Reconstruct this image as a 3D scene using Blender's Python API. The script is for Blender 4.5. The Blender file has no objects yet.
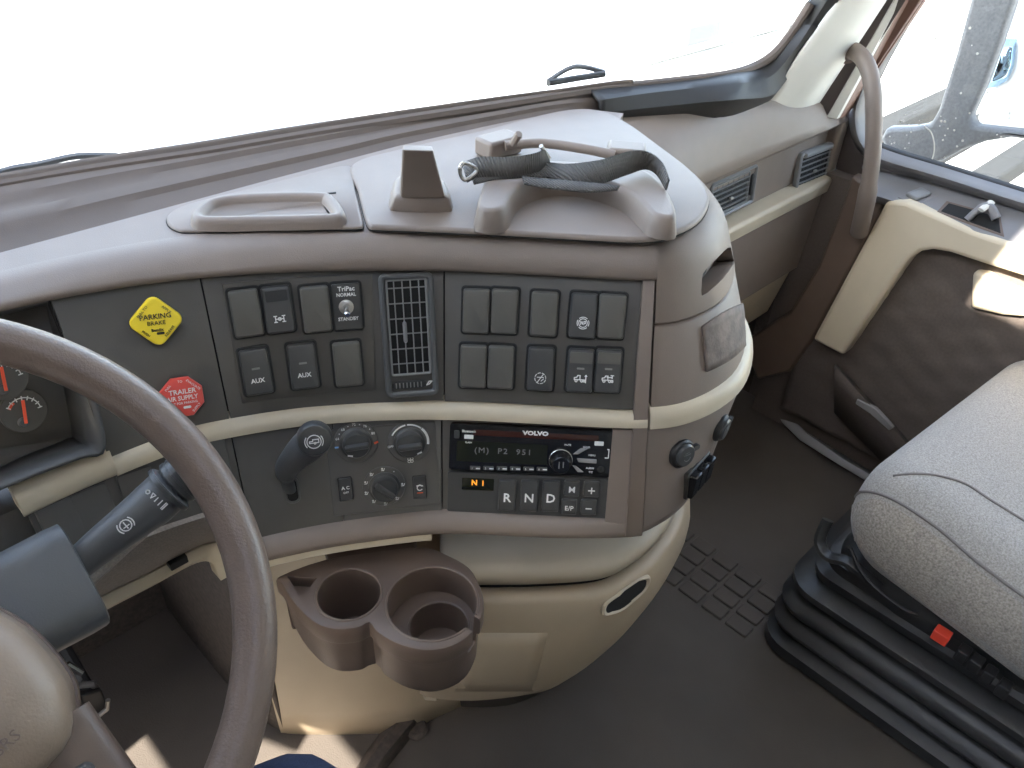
import bpy, bmesh, math, random
from mathutils import Vector, Matrix
from mathutils.bvhtree import BVHTree
random.seed(4)
SC = bpy.context.scene
COL = SC.collection
V = Vector
PI = math.pi

# ------------------------------------------------------------------ camera
FPX = 820.0
AX = V((0.7130949, -0.39398778, 0.57988731))   # world axes as seen by the camera (right, down, forward)
AY = V((-0.69967514, -0.45205626, 0.55326289))
AZ = V((0.04416287, -0.80026168, -0.59802248))
CAM = V((0, 0, 1.2))
_r = V((AX.x, AY.x, AZ.x)); _d = V((AX.y, AY.y, AZ.y)); _f = V((AX.z, AY.z, AZ.z))
cd = bpy.data.cameras.new('camera'); co = bpy.data.objects.new('camera', cd); COL.objects.link(co)
cd.lens = FPX / 1024 * 36; cd.sensor_width = 36; cd.clip_start = 0.02; cd.clip_end = 500
cm = Matrix((( _r.x, -_d.x, -_f.x, CAM.x), (_r.y, -_d.y, -_f.y, CAM.y), (_r.z, -_d.z, -_f.z, CAM.z), (0, 0, 0, 1)))
co.matrix_world = cm
SC.camera = co

# ------------------------------------------------------------------ world, sun, exposure
SUN_DIR = V((-0.74, -0.12, 0.56)).normalized()     # towards the sun: low over the driver's door
w = bpy.data.worlds.new('sky'); SC.world = w; w.use_nodes = True
nt = w.node_tree; nt.nodes.clear()
sky = nt.nodes.new('ShaderNodeTexSky'); sky.sky_type = 'NISHITA'; sky.sun_disc = False
sky.sun_elevation = math.asin(SUN_DIR.z); sky.sun_rotation = math.atan2(SUN_DIR.x, SUN_DIR.y)
bg = nt.nodes.new('ShaderNodeBackground'); bg.inputs[1].default_value = 1.75
ow = nt.nodes.new('ShaderNodeOutputWorld')
hs = nt.nodes.new('ShaderNodeHueSaturation'); hs.inputs['Saturation'].default_value = 0.66
nt.links.new(sky.outputs[0], hs.inputs['Color']); nt.links.new(hs.outputs[0], bg.inputs[0]); nt.links.new(bg.outputs[0], ow.inputs[0])
sl = bpy.data.lights.new('sun', 'SUN'); sl.energy = 36.0; sl.angle = math.radians(0.6); sl.color = (1, 0.94, 0.84)
so = bpy.data.objects.new('sun', sl); COL.objects.link(so)
so.rotation_euler = SUN_DIR.to_track_quat('Z', 'Y').to_euler(); so.location = SUN_DIR * 20
SC.view_settings.view_transform = 'Standard'; SC.view_settings.look = 'None'
SC.view_settings.gamma = 1; SC.view_settings.use_curve_mapping = False
SC.view_settings.exposure = 0.0
SC.cycles.use_denoising = True
SC.cycles.max_bounces = 10; SC.cycles.diffuse_bounces = 6; SC.cycles.transparent_max_bounces = 12
SC.cycles.sample_clamp_indirect = 8.0

# ------------------------------------------------------------------ helpers
def ray(px, py):
    c = V(((px - 512) / FPX, (py - 384) / FPX, 1.0))
    return V((c.dot(AX), c.dot(AY), c.dot(AZ)))

def at(px, py, x=None, y=None, z=None, d=None):
    r = ray(px, py)
    if d is not None: t = d
    elif x is not None: t = (x - CAM.x) / r.x
    elif y is not None: t = (y - CAM.y) / r.y
    else: t = (z - CAM.z) / r.z
    return CAM + r * t

MATS = {}
def mat(name, col, rough=0.5, noise=0.0, nscale=60.0, bump=0.0, bscale=900.0, metal=0.0, coat=0.0, emit=None, spec=0.5, sheen=0.0, dirt=0.0):
    m = bpy.data.materials.new(name); m.use_nodes = True; MATS[name] = m
    n = m.node_tree.nodes; l = m.node_tree.links; b = n['Principled BSDF']
    b.inputs['Base Color'].default_value = (*col, 1); b.inputs['Roughness'].default_value = rough
    b.inputs['Metallic'].default_value = metal; b.inputs['Coat Weight'].default_value = coat
    b.inputs['Specular IOR Level'].default_value = spec; b.inputs['Sheen Weight'].default_value = sheen
    tc = n.new('ShaderNodeTexCoord')
    if noise:
        t = n.new('ShaderNodeTexNoise'); t.inputs['Scale'].default_value = nscale; t.inputs['Detail'].default_value = 5
        r = n.new('ShaderNodeValToRGB')
        r.color_ramp.elements[0].position = 0.3; r.color_ramp.elements[1].position = 0.7
        r.color_ramp.elements[0].color = (*[max(0, c * (1 - noise)) for c in col], 1)
        r.color_ramp.elements[1].color = (*[min(1, c * (1 + noise)) for c in col], 1)
        l.new(tc.outputs['Object'], t.inputs['Vector']); l.new(t.outputs[0], r.inputs[0]); l.new(r.outputs[0], b.inputs['Base Color'])
    if bump:
        t = n.new('ShaderNodeTexNoise'); t.inputs['Scale'].default_value = bscale; t.inputs['Detail'].default_value = 2
        bp = n.new('ShaderNodeBump'); bp.inputs['Strength'].default_value = bump; bp.inputs['Distance'].default_value = 0.0006
        l.new(tc.outputs['Object'], t.inputs['Vector']); l.new(t.outputs[0], bp.inputs['Height']); l.new(bp.outputs[0], b.inputs['Normal'])
    if emit:
        b.inputs['Emission Color'].default_value = (*col, 1); b.inputs['Emission Strength'].default_value = emit
    return m

mat('taupe', (0.205, 0.163, 0.136), 0.50, 0.04, 30, 0.35, 900)
mat('taupe_dark', (0.135, 0.095, 0.073), 0.40, 0.04, 30, 0.3, 900)
mat('taupe_grain', (0.235, 0.20, 0.175), 0.6, 0.18, 500, 0.6, 500)
mat('ledge', (0.105, 0.080, 0.066), 0.8, 0.05, 20, 0.3, 900)
mat('charcoal', (0.086, 0.079, 0.070), 0.48, 0.04, 40, 0.3, 1200)
mat('charcoal_light', (0.098, 0.092, 0.085), 0.45, 0.03, 40, 0.2, 1200)
mat('seam', (0.012, 0.011, 0.010), 0.8)
mat('key_blank', (0.102, 0.096, 0.084), 0.42, 0.03, 60, 0.2, 1500)
mat('key_black', (0.058, 0.057, 0.055), 0.35, 0.03, 60, 0.15, 1500)
mat('bezel_black', (0.020, 0.020, 0.020), 0.5)
mat('beige_strip', (0.52, 0.45, 0.335), 0.45, 0.05, 25, 0.2, 900)
mat('beige', (0.47, 0.395, 0.29), 0.5, 0.04, 25, 0.25, 900)
mat('beige_tan', (0.40, 0.315, 0.215), 0.5, 0.05, 12, 0.25, 900)
mat('door_beige', (0.62, 0.53, 0.39), 0.5, 0.03, 20, 0.25, 900)
mat('pillar_white', (0.62, 0.60, 0.54), 0.6, 0.03, 20, 0.2, 700)
mat('door_brown', (0.115, 0.092, 0.078), 0.75, 0.1, 200, 0.4, 700)
mat('blue_grey', (0.088, 0.089, 0.090), 0.45, 0.03, 40, 0.3, 900)
mat('leather', (0.145, 0.104, 0.082), 0.38, 0.06, 60, 0.7, 420)
mat('hub_tan', (0.235, 0.175, 0.130), 0.42, 0.05, 40, 0.5, 500)
mat('rubber', (0.022, 0.021, 0.021), 0.55, 0.1, 60, 0.2, 600)
mat('bellows', (0.030, 0.030, 0.030), 0.38, 0.1, 30, 0.2, 400)
mat('mat_floor', (0.088, 0.073, 0.061), 0.62, 0.10, 9, 0.8, 420)
mat('carpet', (0.070, 0.054, 0.044), 0.9, 0.3, 120, 0.9, 500)
mat('fabric', (0.36, 0.34, 0.315), 0.95, 0.30, 420, 1.0, 700, sheen=0.3)
mat('fabric_side', (0.36, 0.325, 0.285), 0.95, 0.38, 340, 1.0, 500, sheen=0.2)
mat('piping', (0.22, 0.20, 0.19), 0.9)
mat('webbing', (0.095, 0.088, 0.082), 0.75, 0.1, 300, 0.4, 700)
mat('white_print', (0.80, 0.80, 0.78), 0.5)
mat('grey_print', (0.20, 0.20, 0.19), 0.5)
mat('black_print', (0.03, 0.03, 0.02), 0.5)
mat('orange_lit', (1.0, 0.36, 0.03), 0.4, emit=0.9)
mat('red_print', (0.75, 0.10, 0.03), 0.5)
mat('blue_print', (0.25, 0.45, 0.75), 0.5)
mat('yellow', (0.92, 0.70, 0.04), 0.35, 0.03, 30)
mat('red', (0.72, 0.09, 0.07), 0.35, 0.03, 30)
mat('needle', (0.85, 0.10, 0.04), 0.4)
mat('radio_black', (0.012, 0.012, 0.013), 0.18, 0.0)
mat('radio_slot', (0.045, 0.014, 0.010), 0.25)
mat('display', (0.016, 0.017, 0.010), 0.12)
mat('chrome', (0.55, 0.56, 0.57), 0.22, metal=1.0)
mat('metal_dull', (0.45, 0.43, 0.40), 0.4, metal=0.9)
mat('patch', (0.19, 0.155, 0.135), 0.8, 0.35, 60, 1.0, 250)
mat('seat_red', (0.80, 0.07, 0.035), 0.45)
mat('vent_grey', (0.22, 0.22, 0.22), 0.32)
mat('vent_dark', (0.03, 0.03, 0.032), 0.5)
mat('sill_grey', (0.20, 0.19, 0.19), 0.45, 0.03, 40, 0.2, 900)
mat('frame_brown', (0.16, 0.085, 0.06), 0.5)
mat('seal_dark', (0.07, 0.055, 0.05), 0.6)
mat('white_paint', (0.80, 0.80, 0.80), 0.25, coat=0.5)
mat('mirror_dark', (0.17, 0.17, 0.175), 0.5, 0.2, 200)
mat('mirror_glass', (0.36, 0.50, 0.62), 0.02, metal=1.0)  # blue tint puts the sky's reflection into the metal colour
mat('concrete', (0.62, 0.60, 0.56), 0.9, 0.12, 1.5, 0.3, 30)
mat('shadow_black', (0.022, 0.021, 0.020), 0.9, 0.3, 20, 0.6, 60)  # near-black for the bars that imitate shadow stripes
mat('jeans', (0.018, 0.028, 0.065), 0.9, 0.25, 400, 0.6, 600)
mat('shirt', (0.10, 0.11, 0.13), 0.9)
mat('ceiling_cloth', (0.62, 0.58, 0.52), 0.95)
mat('far_grey', (0.10, 0.10, 0.11), 0.6)
mat('plate_grey', (0.30, 0.29, 0.28), 0.5)

def glass_mat(name, tint, gl=0.06):
    m = bpy.data.materials.new(name); m.use_nodes = True; MATS[name] = m
    n = m.node_tree.nodes; l = m.node_tree.links; n.clear()
    t = n.new('ShaderNodeBsdfTransparent'); t.inputs[0].default_value = (*tint, 1)
    g = n.new('ShaderNodeBsdfGlossy'); g.inputs['Roughness'].default_value = 0.02
    mx = n.new('ShaderNodeMixShader'); mx.inputs[0].default_value = gl
    o = n.new('ShaderNodeOutputMaterial')
    l.new(t.outputs[0], mx.inputs[1]); l.new(g.outputs[0], mx.inputs[2]); l.new(mx.outputs[0], o.inputs[0])
# woven ribs across the webbing
_m = MATS['webbing']; _n = _m.node_tree.nodes; _l = _m.node_tree.links
_w = _n.new('ShaderNodeTexWave'); _w.inputs['Scale'].default_value = 130; _tc = _n.new('ShaderNodeTexCoord'); _b = _n.new('ShaderNodeBump'); _b.inputs['Strength'].default_value = .9; _b.inputs['Distance'].default_value = .001
_l.new(_tc.outputs['Object'], _w.inputs['Vector']); _l.new(_w.outputs[1], _b.inputs['Height']); _l.new(_b.outputs[0], _n['Principled BSDF'].inputs['Normal'])
glass_mat('glass', (0.95, 0.97, 0.96))
glass_mat('gauge_lens', (0.97, 0.97, 0.97), 0.08)

WM = {}
def props(o, label, cat, group=None, kind=None):
    if label: o['label'] = label
    if cat: o['category'] = cat
    if group: o['group'] = group
    if kind: o['kind'] = kind
    return o

def place(o, parent, frame):
    if parent is not None:
        o.parent = parent; o.matrix_parent_inverse = Matrix.Identity(4)
        o.matrix_basis = WM[parent.name].inverted() @ frame
    else:
        o.matrix_basis = frame
    WM[o.name] = frame

def thing(name, label, cat, frame, group=None):
    o = bpy.data.objects.new(name, None); COL.objects.link(o); o.empty_display_size = 0.05
    if not isinstance(frame, Matrix): frame = Matrix.Translation(V(frame))
    place(o, None, frame)
    return props(o, label, cat, group)

def mk_mesh(name, verts, faces, mname, smooth=True, ang=38):
    me = bpy.data.meshes.new(name); me.from_pydata([tuple(v) for v in verts], [], faces); me.update()
    bm = bmesh.new(); bm.from_mesh(me); bmesh.ops.remove_doubles(bm, verts=bm.verts, dist=1e-6)
    bmesh.ops.recalc_face_normals(bm, faces=bm.faces); bm.to_mesh(me); bm.free()
    me.materials.append(MATS[mname])
    if smooth:
        me.polygons.foreach_set('use_smooth', [True] * len(me.polygons))
        if ang < 180: me.set_sharp_from_angle(angle=math.radians(ang))
    return me

def obj(name, vf, mname, parent=None, frame=None, smooth=True, ang=38, bevel=0, seg=2, sub=0, solid=0, label=None, cat=None, group=None, kind=None):
    """one mesh object; without a frame the vertices are world coordinates and the origin goes to their base"""
    if isinstance(vf, bpy.types.Mesh):
        me = vf
    else:
        verts, faces = vf
        verts = [V(v) for v in verts]
        if frame is None:
            xs = [v.x for v in verts]; ys = [v.y for v in verts]; zs = [v.z for v in verts]
            o0 = V(((min(xs) + max(xs)) / 2, (min(ys) + max(ys)) / 2, min(zs)))
            frame = Matrix.Translation(o0); verts = [v - o0 for v in verts]
        me = mk_mesh(name, verts, faces, mname, smooth, ang)
    o = bpy.data.objects.new(name, me); COL.objects.link(o)
    place(o, parent, frame)
    if solid:
        md = o.modifiers.new('thickness', 'SOLIDIFY'); md.thickness = solid; md.offset = 0
    if bevel:
        md = o.modifiers.new('bevel', 'BEVEL'); md.width = bevel; md.segments = seg; md.limit_method = 'ANGLE'; md.angle_limit = math.radians(35)
        md.harden_normals = False
    if sub:
        md = o.modifiers.new('subd', 'SUBSURF'); md.levels = sub; md.render_levels = sub
    return props(o, label, cat, group, kind)

def boolean(o, cutters):
    """cut real holes: cutters are (verts, faces) in the coordinates of o's frame"""
    for c in cutters:
        cme = mk_mesh('cutter', c[0], c[1], 'seam', False)
        co_ = bpy.data.objects.new('cutter', cme); COL.objects.link(co_); co_.matrix_basis = WM[o.name]
        md = o.modifiers.new('cut', 'BOOLEAN'); md.operation = 'DIFFERENCE'; md.solver = 'EXACT'; md.object = co_
        bpy.context.view_layer.update()
        dg = bpy.context.evaluated_depsgraph_get()
        me = bpy.data.meshes.new_from_object(o.evaluated_get(dg))
        o.modifiers.remove(md); o.data = me
        bpy.data.objects.remove(co_)
    me = o.data
    me.polygons.foreach_set('use_smooth', [True] * len(me.polygons)); me.set_sharp_from_angle(angle=math.radians(35))

def cr(pts, n=8, closed=False):
    """catmull-rom through points of any dimension"""
    P = [V(p) for p in pts]; out = []
    m = len(P)
    rng = range(m if closed else m - 1)
    for i in rng:
        if closed: a, b, c, d = P[i - 1], P[i], P[(i + 1) % m], P[(i + 2) % m]
        else: a, b, c, d = P[max(i - 1, 0)], P[i], P[i + 1], P[min(i + 2, m - 1)]
        for k in range(n):
            t = k / n
            out.append(0.5 * ((2 * b) + (c - a) * t + (2 * a - 5 * b + 4 * c - d) * t * t + (3 * b - a - 3 * c + d) * t ** 3))
    if not closed: out.append(P[-1])
    return out

def loft(rows, closed=False, caps=False):
    n = len(rows[0]); verts = [p for r in rows for p in r]; faces = []
    for i in range(len(rows) - 1):
        for j in range(n if closed else n - 1):
            k = (j + 1) % n
            faces.append((i * n + j, i * n + k, (i + 1) * n + k, (i + 1) * n + j))
    if caps:
        faces.append(tuple(range(n))[::-1]); faces.append(tuple((len(rows) - 1) * n + j for j in range(n)))
    return verts, faces

def tube(path, rad, n=12, flat=1.0):
    P = [V(p) for p in path]; rows = []; up = None
    for i, p in enumerate(P):
        t = (P[min(i + 1, len(P) - 1)] - P[max(i - 1, 0)]).normalized()
        if up is None:
            up = t.orthogonal().normalized() if abs(t.z) > 0.9 else V((0, 0, 1))
        a = (up - t * up.dot(t)).normalized(); b = t.cross(a); up = a
        r = rad[i] if isinstance(rad, (list, tuple)) else rad
        rows.append([p + a * math.cos(2 * PI * k / n) * r * flat + b * math.sin(2 * PI * k / n) * r for k in range(n)])
    return loft(rows, True, True)

def lathe(prof, n=28):
    rows = [[V((r * math.cos(2 * PI * k / n), r * math.sin(2 * PI * k / n), z)) for k in range(n)] for r, z in prof]
    return loft(rows, True, True)

def rr(w, h, r, n=4, cx=0, cy=0):
    r = max(min(r, w / 2 - 1e-5, h / 2 - 1e-5), 1e-5); out = []
    for sx, sy, a0 in ((1, 1, 0), (-1, 1, 90), (-1, -1, 180), (1, -1, 270)):
        for k in range(n + 1):
            a = math.radians(a0 + 90 * k / n)
            out.append((cx + sx * (w / 2 - r) + r * math.cos(a), cy + sy * (h / 2 - r) + r * math.sin(a)))
    return out

def rslab(w, h, r, loops, n=4, tilt=0.0):
    rows = [[V((x, y, z + (tilt * y if z > 0 else 0))) for x, y in rr(w - 2 * i, h - 2 * i, max(r - i, 0.0003), n)] for i, z in loops]
    return loft(rows, True, True)

def rring(w, h, r, t, z0, z1, n=4, bev=0.0008):
    prof = [(0, z0), (0, z1 - bev), (bev, z1), (t - bev, z1), (t, z1 - bev), (t, z0)]
    rows = [[V((x, y, z)) for x, y in rr(w - 2 * i, h - 2 * i, max(r - i, 0.0003), n)] for i, z in prof]
    rows.append(rows[0]); return loft(rows, True, False)

def box(x0, x1, y0, y1, z0, z1):
    v = [V((x, y, z)) for x in (x0, x1) for y in (y0, y1) for z in (z0, z1)]
    return v, [(0, 1, 3, 2), (4, 6, 7, 5), (0, 4, 5, 1), (2, 3, 7, 6), (0, 2, 6, 4), (1, 5, 7, 3)]

def prism(pts, vec):
    n = len(pts); P = [V(p) for p in pts]; Q = [p + V(vec) for p in P]
    return P + Q, [tuple(range(n))[::-1], tuple(range(n, 2 * n))] + [(i, (i + 1) % n, n + (i + 1) % n, n + i) for i in range(n)]

def inset2(pts, d):
    """inset of a closed 2D outline (counter-clockwise) by vertex normals"""
    out = []; n = len(pts)
    for i in range(n):
        a = V(pts[i - 1]); b = V(pts[i]); c = V(pts[(i + 1) % n])
        e1 = (b - a).normalized(); e2 = (c - b).normalized()
        m = (V((-e1.y, e1.x)) + V((-e2.y, e2.x)))
        m = m.normalized() if m.length > 1e-6 else V((-e1.y, e1.x))
        k = max(0.5, m.dot(V((-e1.y, e1.x))))
        out.append(b + m * d / k)
    return out

def area2(p): return sum(p[i - 1][0] * p[i][1] - p[i][0] * p[i - 1][1] for i in range(len(p))) / 2
def ccw(p): return p if area2(p) > 0 else p[::-1]

def oslab(pts2, loops):
    """slab over a general outline: loops = (inset, z)"""
    pts2 = ccw([tuple(p)[:2] for p in pts2])
    rows = [[V((q[0], q[1], z)) for q in (inset2(pts2, i) if i else pts2)] for i, z in loops]
    return loft(rows, True, True)

def strokes(lines, wd, z=0.0):
    vs, fs = [], []
    for ln in lines:
        P = [V((p[0], p[1], 0)) for p in ln]
        for i in range(len(P) - 1):
            a, b = P[i], P[i + 1]; e = b - a
            if e.length < 1e-7: continue
            e.normalize(); nrm = V((-e.y, e.x, 0)) * wd / 2; x = e * wd * 0.3; k = len(vs)
            for q in (a - x - nrm, b + x - nrm, b + x + nrm, a - x + nrm): vs.append(V((q.x, q.y, z + 0.00025)))
            for q in (a - x - nrm, b + x - nrm, b + x + nrm, a - x + nrm): vs.append(V((q.x, q.y, z - 0.0003)))
            fs += [(k, k + 1, k + 2, k + 3), (k, k + 4, k + 5, k + 1), (k + 1, k + 5, k + 6, k + 2), (k + 2, k + 6, k + 7, k + 3), (k + 3, k + 7, k + 4, k)]
    return vs, fs

def arc(cx, cy, r, a0, a1, n=14):
    return [(cx + r * math.cos(math.radians(a0 + (a1 - a0) * k / n)), cy + r * math.sin(math.radians(a0 + (a1 - a0) * k / n))) for k in range(n + 1)]

_fonts = {}
def text(s, size, frame, mname, parent, name='lettering', ext=0.0003, bold=0.0, spacing=1.0, sx=1.0):
    cu = bpy.data.curves.new('lettering', 'FONT'); cu.body = s; cu.size = size; cu.align_x = 'CENTER'; cu.align_y = 'CENTER'
    cu.extrude = ext; cu.resolution_u = 2; cu.offset = bold; cu.space_character = spacing
    to = bpy.data.objects.new('t', cu); COL.objects.link(to)
    bpy.context.view_layer.update()
    dg = bpy.context.evaluated_depsgraph_get()
    me = bpy.data.meshes.new_from_object(to.evaluated_get(dg))
    bpy.data.objects.remove(to); bpy.data.curves.remove(cu)
    if sx != 1.0:
        for v in me.vertices: v.co.x *= sx
    me.materials.clear(); me.materials.append(MATS[mname]); me.name = name
    return obj(name, me, mname, parent, frame)

def T(x, y, z=0.0, rz=0.0): return Matrix.Translation(V((x, y, z))) @ Matrix.Rotation(rz, 4, 'Z')
def basis(o, x, y, z):
    return Matrix(((x.x, y.x, z.x, o.x), (x.y, y.y, z.y, o.y), (x.z, y.z, z.z, o.z), (0, 0, 0, 1)))

# ------------------------------------------------------------------ the dash's plan curve: u is a running parameter, points at height 0.65
ZR = 0.65; TILT = 0.368
UK = [(-330, -.50, .55), (-260, -.35, .62), (-150, -.15, .668), (-60, -.01, .682), (20, .073, .684), (100, .150, .680), (200, .237, .659), (300, .329, .619), (400, .419, .565),
      (455, .466, .529), (545, .535, .459), (640, .607, .386), (690, .662, .357), (730, .737, .354), (760, .808, .3815), (790, .858, .422), (830, .906, .49), (870, .937, .57), (910, .949, .66)]
_fine = cr([V(k) for k in UK], 10)
def Bp(u):
    for i in range(len(_fine) - 1):
        a, b = _fine[i], _fine[i + 1]
        if a.x <= u <= b.x or i == len(_fine) - 2:
            t = (u - a.x) / (b.x - a.x); p = a.lerp(b, t); return V((p.y, p.z))
    return V((_fine[0].y, _fine[0].z))
def Nn(u):
    a, b = Bp(max(u - 6, -329)), Bp(min(u + 6, 909)); e = (b - a).normalized()
    return V((e.y, -e.x))                       # towards the cabin
def fp(u, off, z):
    """point of the dash face: off metres proud of the tilted face at height z"""
    b = Bp(u); n = Nn(u); o = off - TILT * (z - ZR)
    if u > 650 and z < .63: o -= (.63 - z) * .50 * min(1, (u - 650) / 90)      # the console end tucks in towards its foot
    return V((b.x + n.x * o, b.y + n.y * o, z))
def us(u0, u1, du=9):
    n = max(2, int(abs(u1 - u0) / du)); return [u0 + (u1 - u0) * k / n for k in range(n + 1)]
def sw(u0, u1, prof, du=9):
    """closed solid swept along the plan curve; prof = list of (off, z) or a function of u"""
    rows = []
    for u in us(u0, u1, du):
        p = prof(u) if callable(prof) else prof
        rows.append([fp(u, o, z) for o, z in p])
    return loft(rows, True, True)
def bar(z0, z1, off0, off1, b=0.0015):
    return [(off0, z0), (off1 - b, z0), (off1, z0 + b), (off1, z1 - b), (off1 - b, z1), (off0, z1)]
_us = us(-60, 900, 6); _zs = [0.46 + 0.38 * k / 8 for k in range(9)]
_v, _f2 = loft([[fp(u, 0, z) for z in _zs] for u in _us])
FACE = BVHTree.FromPolygons([tuple(v) for v in _v], _f2)
def FM(px, py, off=0.0):
    h = None; k = 0
    while h is None:
        r = ray(px - k, py).normalized(); h, n, i, d = FACE.ray_cast(CAM, r); k += 1.0
    if n.dot(r) > 0: n = -n
    x = V((0, 0, 1)).cross(n).normalized(); y = n.cross(x).normalized()
    return basis(h + n * off, x, y, n)
def FMo(px, py, off):
    """like FM, but the point that stands off the face still lies on the pixel's ray"""
    f = FM(px, py); n = f.to_3x3().col[2]; r = (f.translation - CAM).normalized()
    f.translation = f.translation - r * (off / abs(n.dot(r))); return f
def fsize(px, py):
    """metres per pixel across and up on the face at a pixel"""
    a = FM(px, py); m = a.inverted()
    bx = m @ FM(px + 8, py).translation; by = m @ FM(px, py - 8).translation
    return bx.x / 8, by.y / 8

# ================================================================== the setting
def struct(name, vf, m, **k): return obj(name, vf, m, kind='structure', **k)
struct('floor', box(-.62, 1.60, -1.2, 1.06, -.04, 0), 'mat_floor', smooth=False, label='dark rubber cab floor between console and passenger seat', cat='floor')
struct('wall_front', box(-.62, 1.60, 1.04, 1.07, 0, .64), 'carpet', smooth=False, label='dark carpeted firewall behind the footwell', cat='wall')
struct('wall_back', box(-.62, 1.60, -1.23, -1.2, 0, 1.75), 'ceiling_cloth', smooth=False, label='padded rear wall of the cab', cat='wall')
def roof_hole(x0, x1, y0, y1, z0, z1, hx0, hx1, hy0, hy1):
    vs, fs = [], []
    for b in (box(x0, hx0, y0, y1, z0, z1), box(hx1, x1, y0, y1, z0, z1), box(hx0, hx1, y0, hy0, z0, z1), box(hx0, hx1, hy1, y1, z0, z1)):
        k = len(vs); vs += b[0]; fs += [tuple(i + k for i in q) for q in b[1]]
    return vs, fs
struct('ceiling', roof_hole(-.62, 1.60, -1.2, .60, 1.72, 1.76, -.20, .25, -.42, .04), 'ceiling_cloth', smooth=False, label='cloth-lined cab roof with an unseen opening added to let sun in', cat='ceiling')  # opening added out of view to throw sun on the passenger door
def frame_wall(x0, x1, y0, y1, z0, z1, hy0, hy1, hz0, hz1):
    vs, fs = [], []
    for b in (box(x0, x1, y0, hy0, z0, z1), box(x0, x1, hy1, y1, z0, z1), box(x0, x1, hy0, hy1, z0, hz0), box(x0, x1, hy0, hy1, hz1, z1)):
        k = len(vs); vs += b[0]; fs += [tuple(i + k for i in q) for q in b[1]]
    return vs, fs
struct('wall_left', (lambda a, b: (a[0] + b[0], a[1] + [tuple(i + len(a[0]) for i in q) for q in b[1]]))(frame_wall(-.66, -.62, -1.2, 1.06, 0, 1.76, .34, .72, .46, .745), box(-.66, -.62, .585, .72, .585, .745)), 'door_brown', smooth=False, label="driver's side wall with a low opening added to let sun in", cat='wall')  # low stepped opening shaped so that sun patches fall in the footwell
struct('wall_right', frame_wall(1.58, 1.62, -1.2, .70, 0, 1.76, -.42, .69, .60, 1.42), 'door_brown', smooth=False, label='passenger side wall around the door window', cat='wall')

# windshield: base edge from the driver's corner to the passenger corner, then up the pillar
gb = [(-.45, .88, .84), (-.30, .92, .84), (-.10, .945, .84), (.05, .945, .84)] + [tuple(at(a, b, z=.84)) for a, b in ((0, 181), (100, 164), (200, 149), (300, 132), (400, 116), (500, 101), (600, 86), (680, 77), (725, 71))]
gr_ = [tuple(at(752, 63, x=1.262)), tuple(at(772, 50, x=1.30)), tuple(at(790, 28, x=1.33)), tuple(at(808, 0, x=1.345))]
RAKE = V((0, -.40, 1))
gb = [V(p) for p in gb]; gr_ = [V(p) for p in gr_]
edge = cr(gb + gr_, 6)
top_z = 1.62
rows = []
for k in range(9):
    t = k / 8; row = []
    for p in edge:
        q = p + RAKE * (top_z - p.z); r = p.lerp(q, t); c = .46; r.x = c + (r.x - c) * (1 - .05 * t); row.append(r)
    rows.append(row)
win = struct('window_1', loft(rows), 'glass', solid=.006, label='wide curved windshield above the dash', cat='window')
gk = obj('gasket', tube([p + V((0, -.006, -.004)) for p in edge], .0075, 8), 'ledge', win)
# dark band (black frame) around the glass on the passenger side and along the base
ob = [at(a, b, z=.815) for a, b in ((600, 112), (640, 108), (690, 103), (735, 99))] + [at(773, 93, x=1.285), at(797, 60, x=1.335), at(820, 28, x=1.35), at(837, 0, x=1.36)]
ib = [at(a, b, z=.838) for a, b in ((590, 91), (640, 83), (690, 77), (730, 72))] + [at(754, 64, x=1.27), at(775, 49, x=1.305), at(792, 26, x=1.335), at(809, 0, x=1.35)]
ob.append(ob[-1] + RAKE * .72); ib.append(ib[-1] + RAKE * .72)
obs = cr(ob, 5); ibs = cr(ib, 5)
mid = [a.lerp(b, .5) + V((-.004, -.010, .004)) for a, b in zip(obs, ibs)]
obj('window_frame', loft([[p + V((.01, .03, -.05)) for p in obs], obs, mid, ibs]), 'rubber', win, solid=.006)
# ledge between dash top and glass, moulded in long steps
lb = [(-330, 345), (-200, 309), (0, 255), (100, 227), (190, 202), (265, 183), (350, 161), (400, 147), (500, 125), (560, 113), (610, 111), (640, 110)]
lt = [(-330, 240), (-200, 217), (0, 186), (100, 168), (190, 154), (265, 141), (350, 127), (400, 119), (500, 104), (560, 96), (610, 89), (632, 87)]
rows = []
prof = [(0, -.012), (0, 0), (.27, .0), (.33, .004), (.50, .0035), (.57, -.001), (.72, -.001), (.78, .003), (.96, .002), (1.0, .008), (1.03, .010)]
cols_b = cr([V((-.60, .80, .820)), V((-.35, .81, .820))] + [at(a, b, z=.820 if a < 590 else .808) for a, b in lb[1:]], 4); cols_t = cr([V((-.60, .86, .836)), V((-.35, .905, .836))] + [at(a, b, z=.836) for a, b in lt[1:]], 4)
for f, dz in prof:
    rows.append([a.lerp(b, f) + V((0, 0, dz)) for a, b in zip(cols_b, cols_t)])
struct('trim_1', loft(rows), 'ledge', ang=30, label='dark grooved ledge between dash top and windshield glass', cat='trim', solid=.004)

struct('trim_8', box(-.62, 1.60, .46, .70, 1.60, 1.76), 'ceiling_cloth', smooth=False, bevel=.02, label='cloth header above the windshield', cat='trim')
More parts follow.
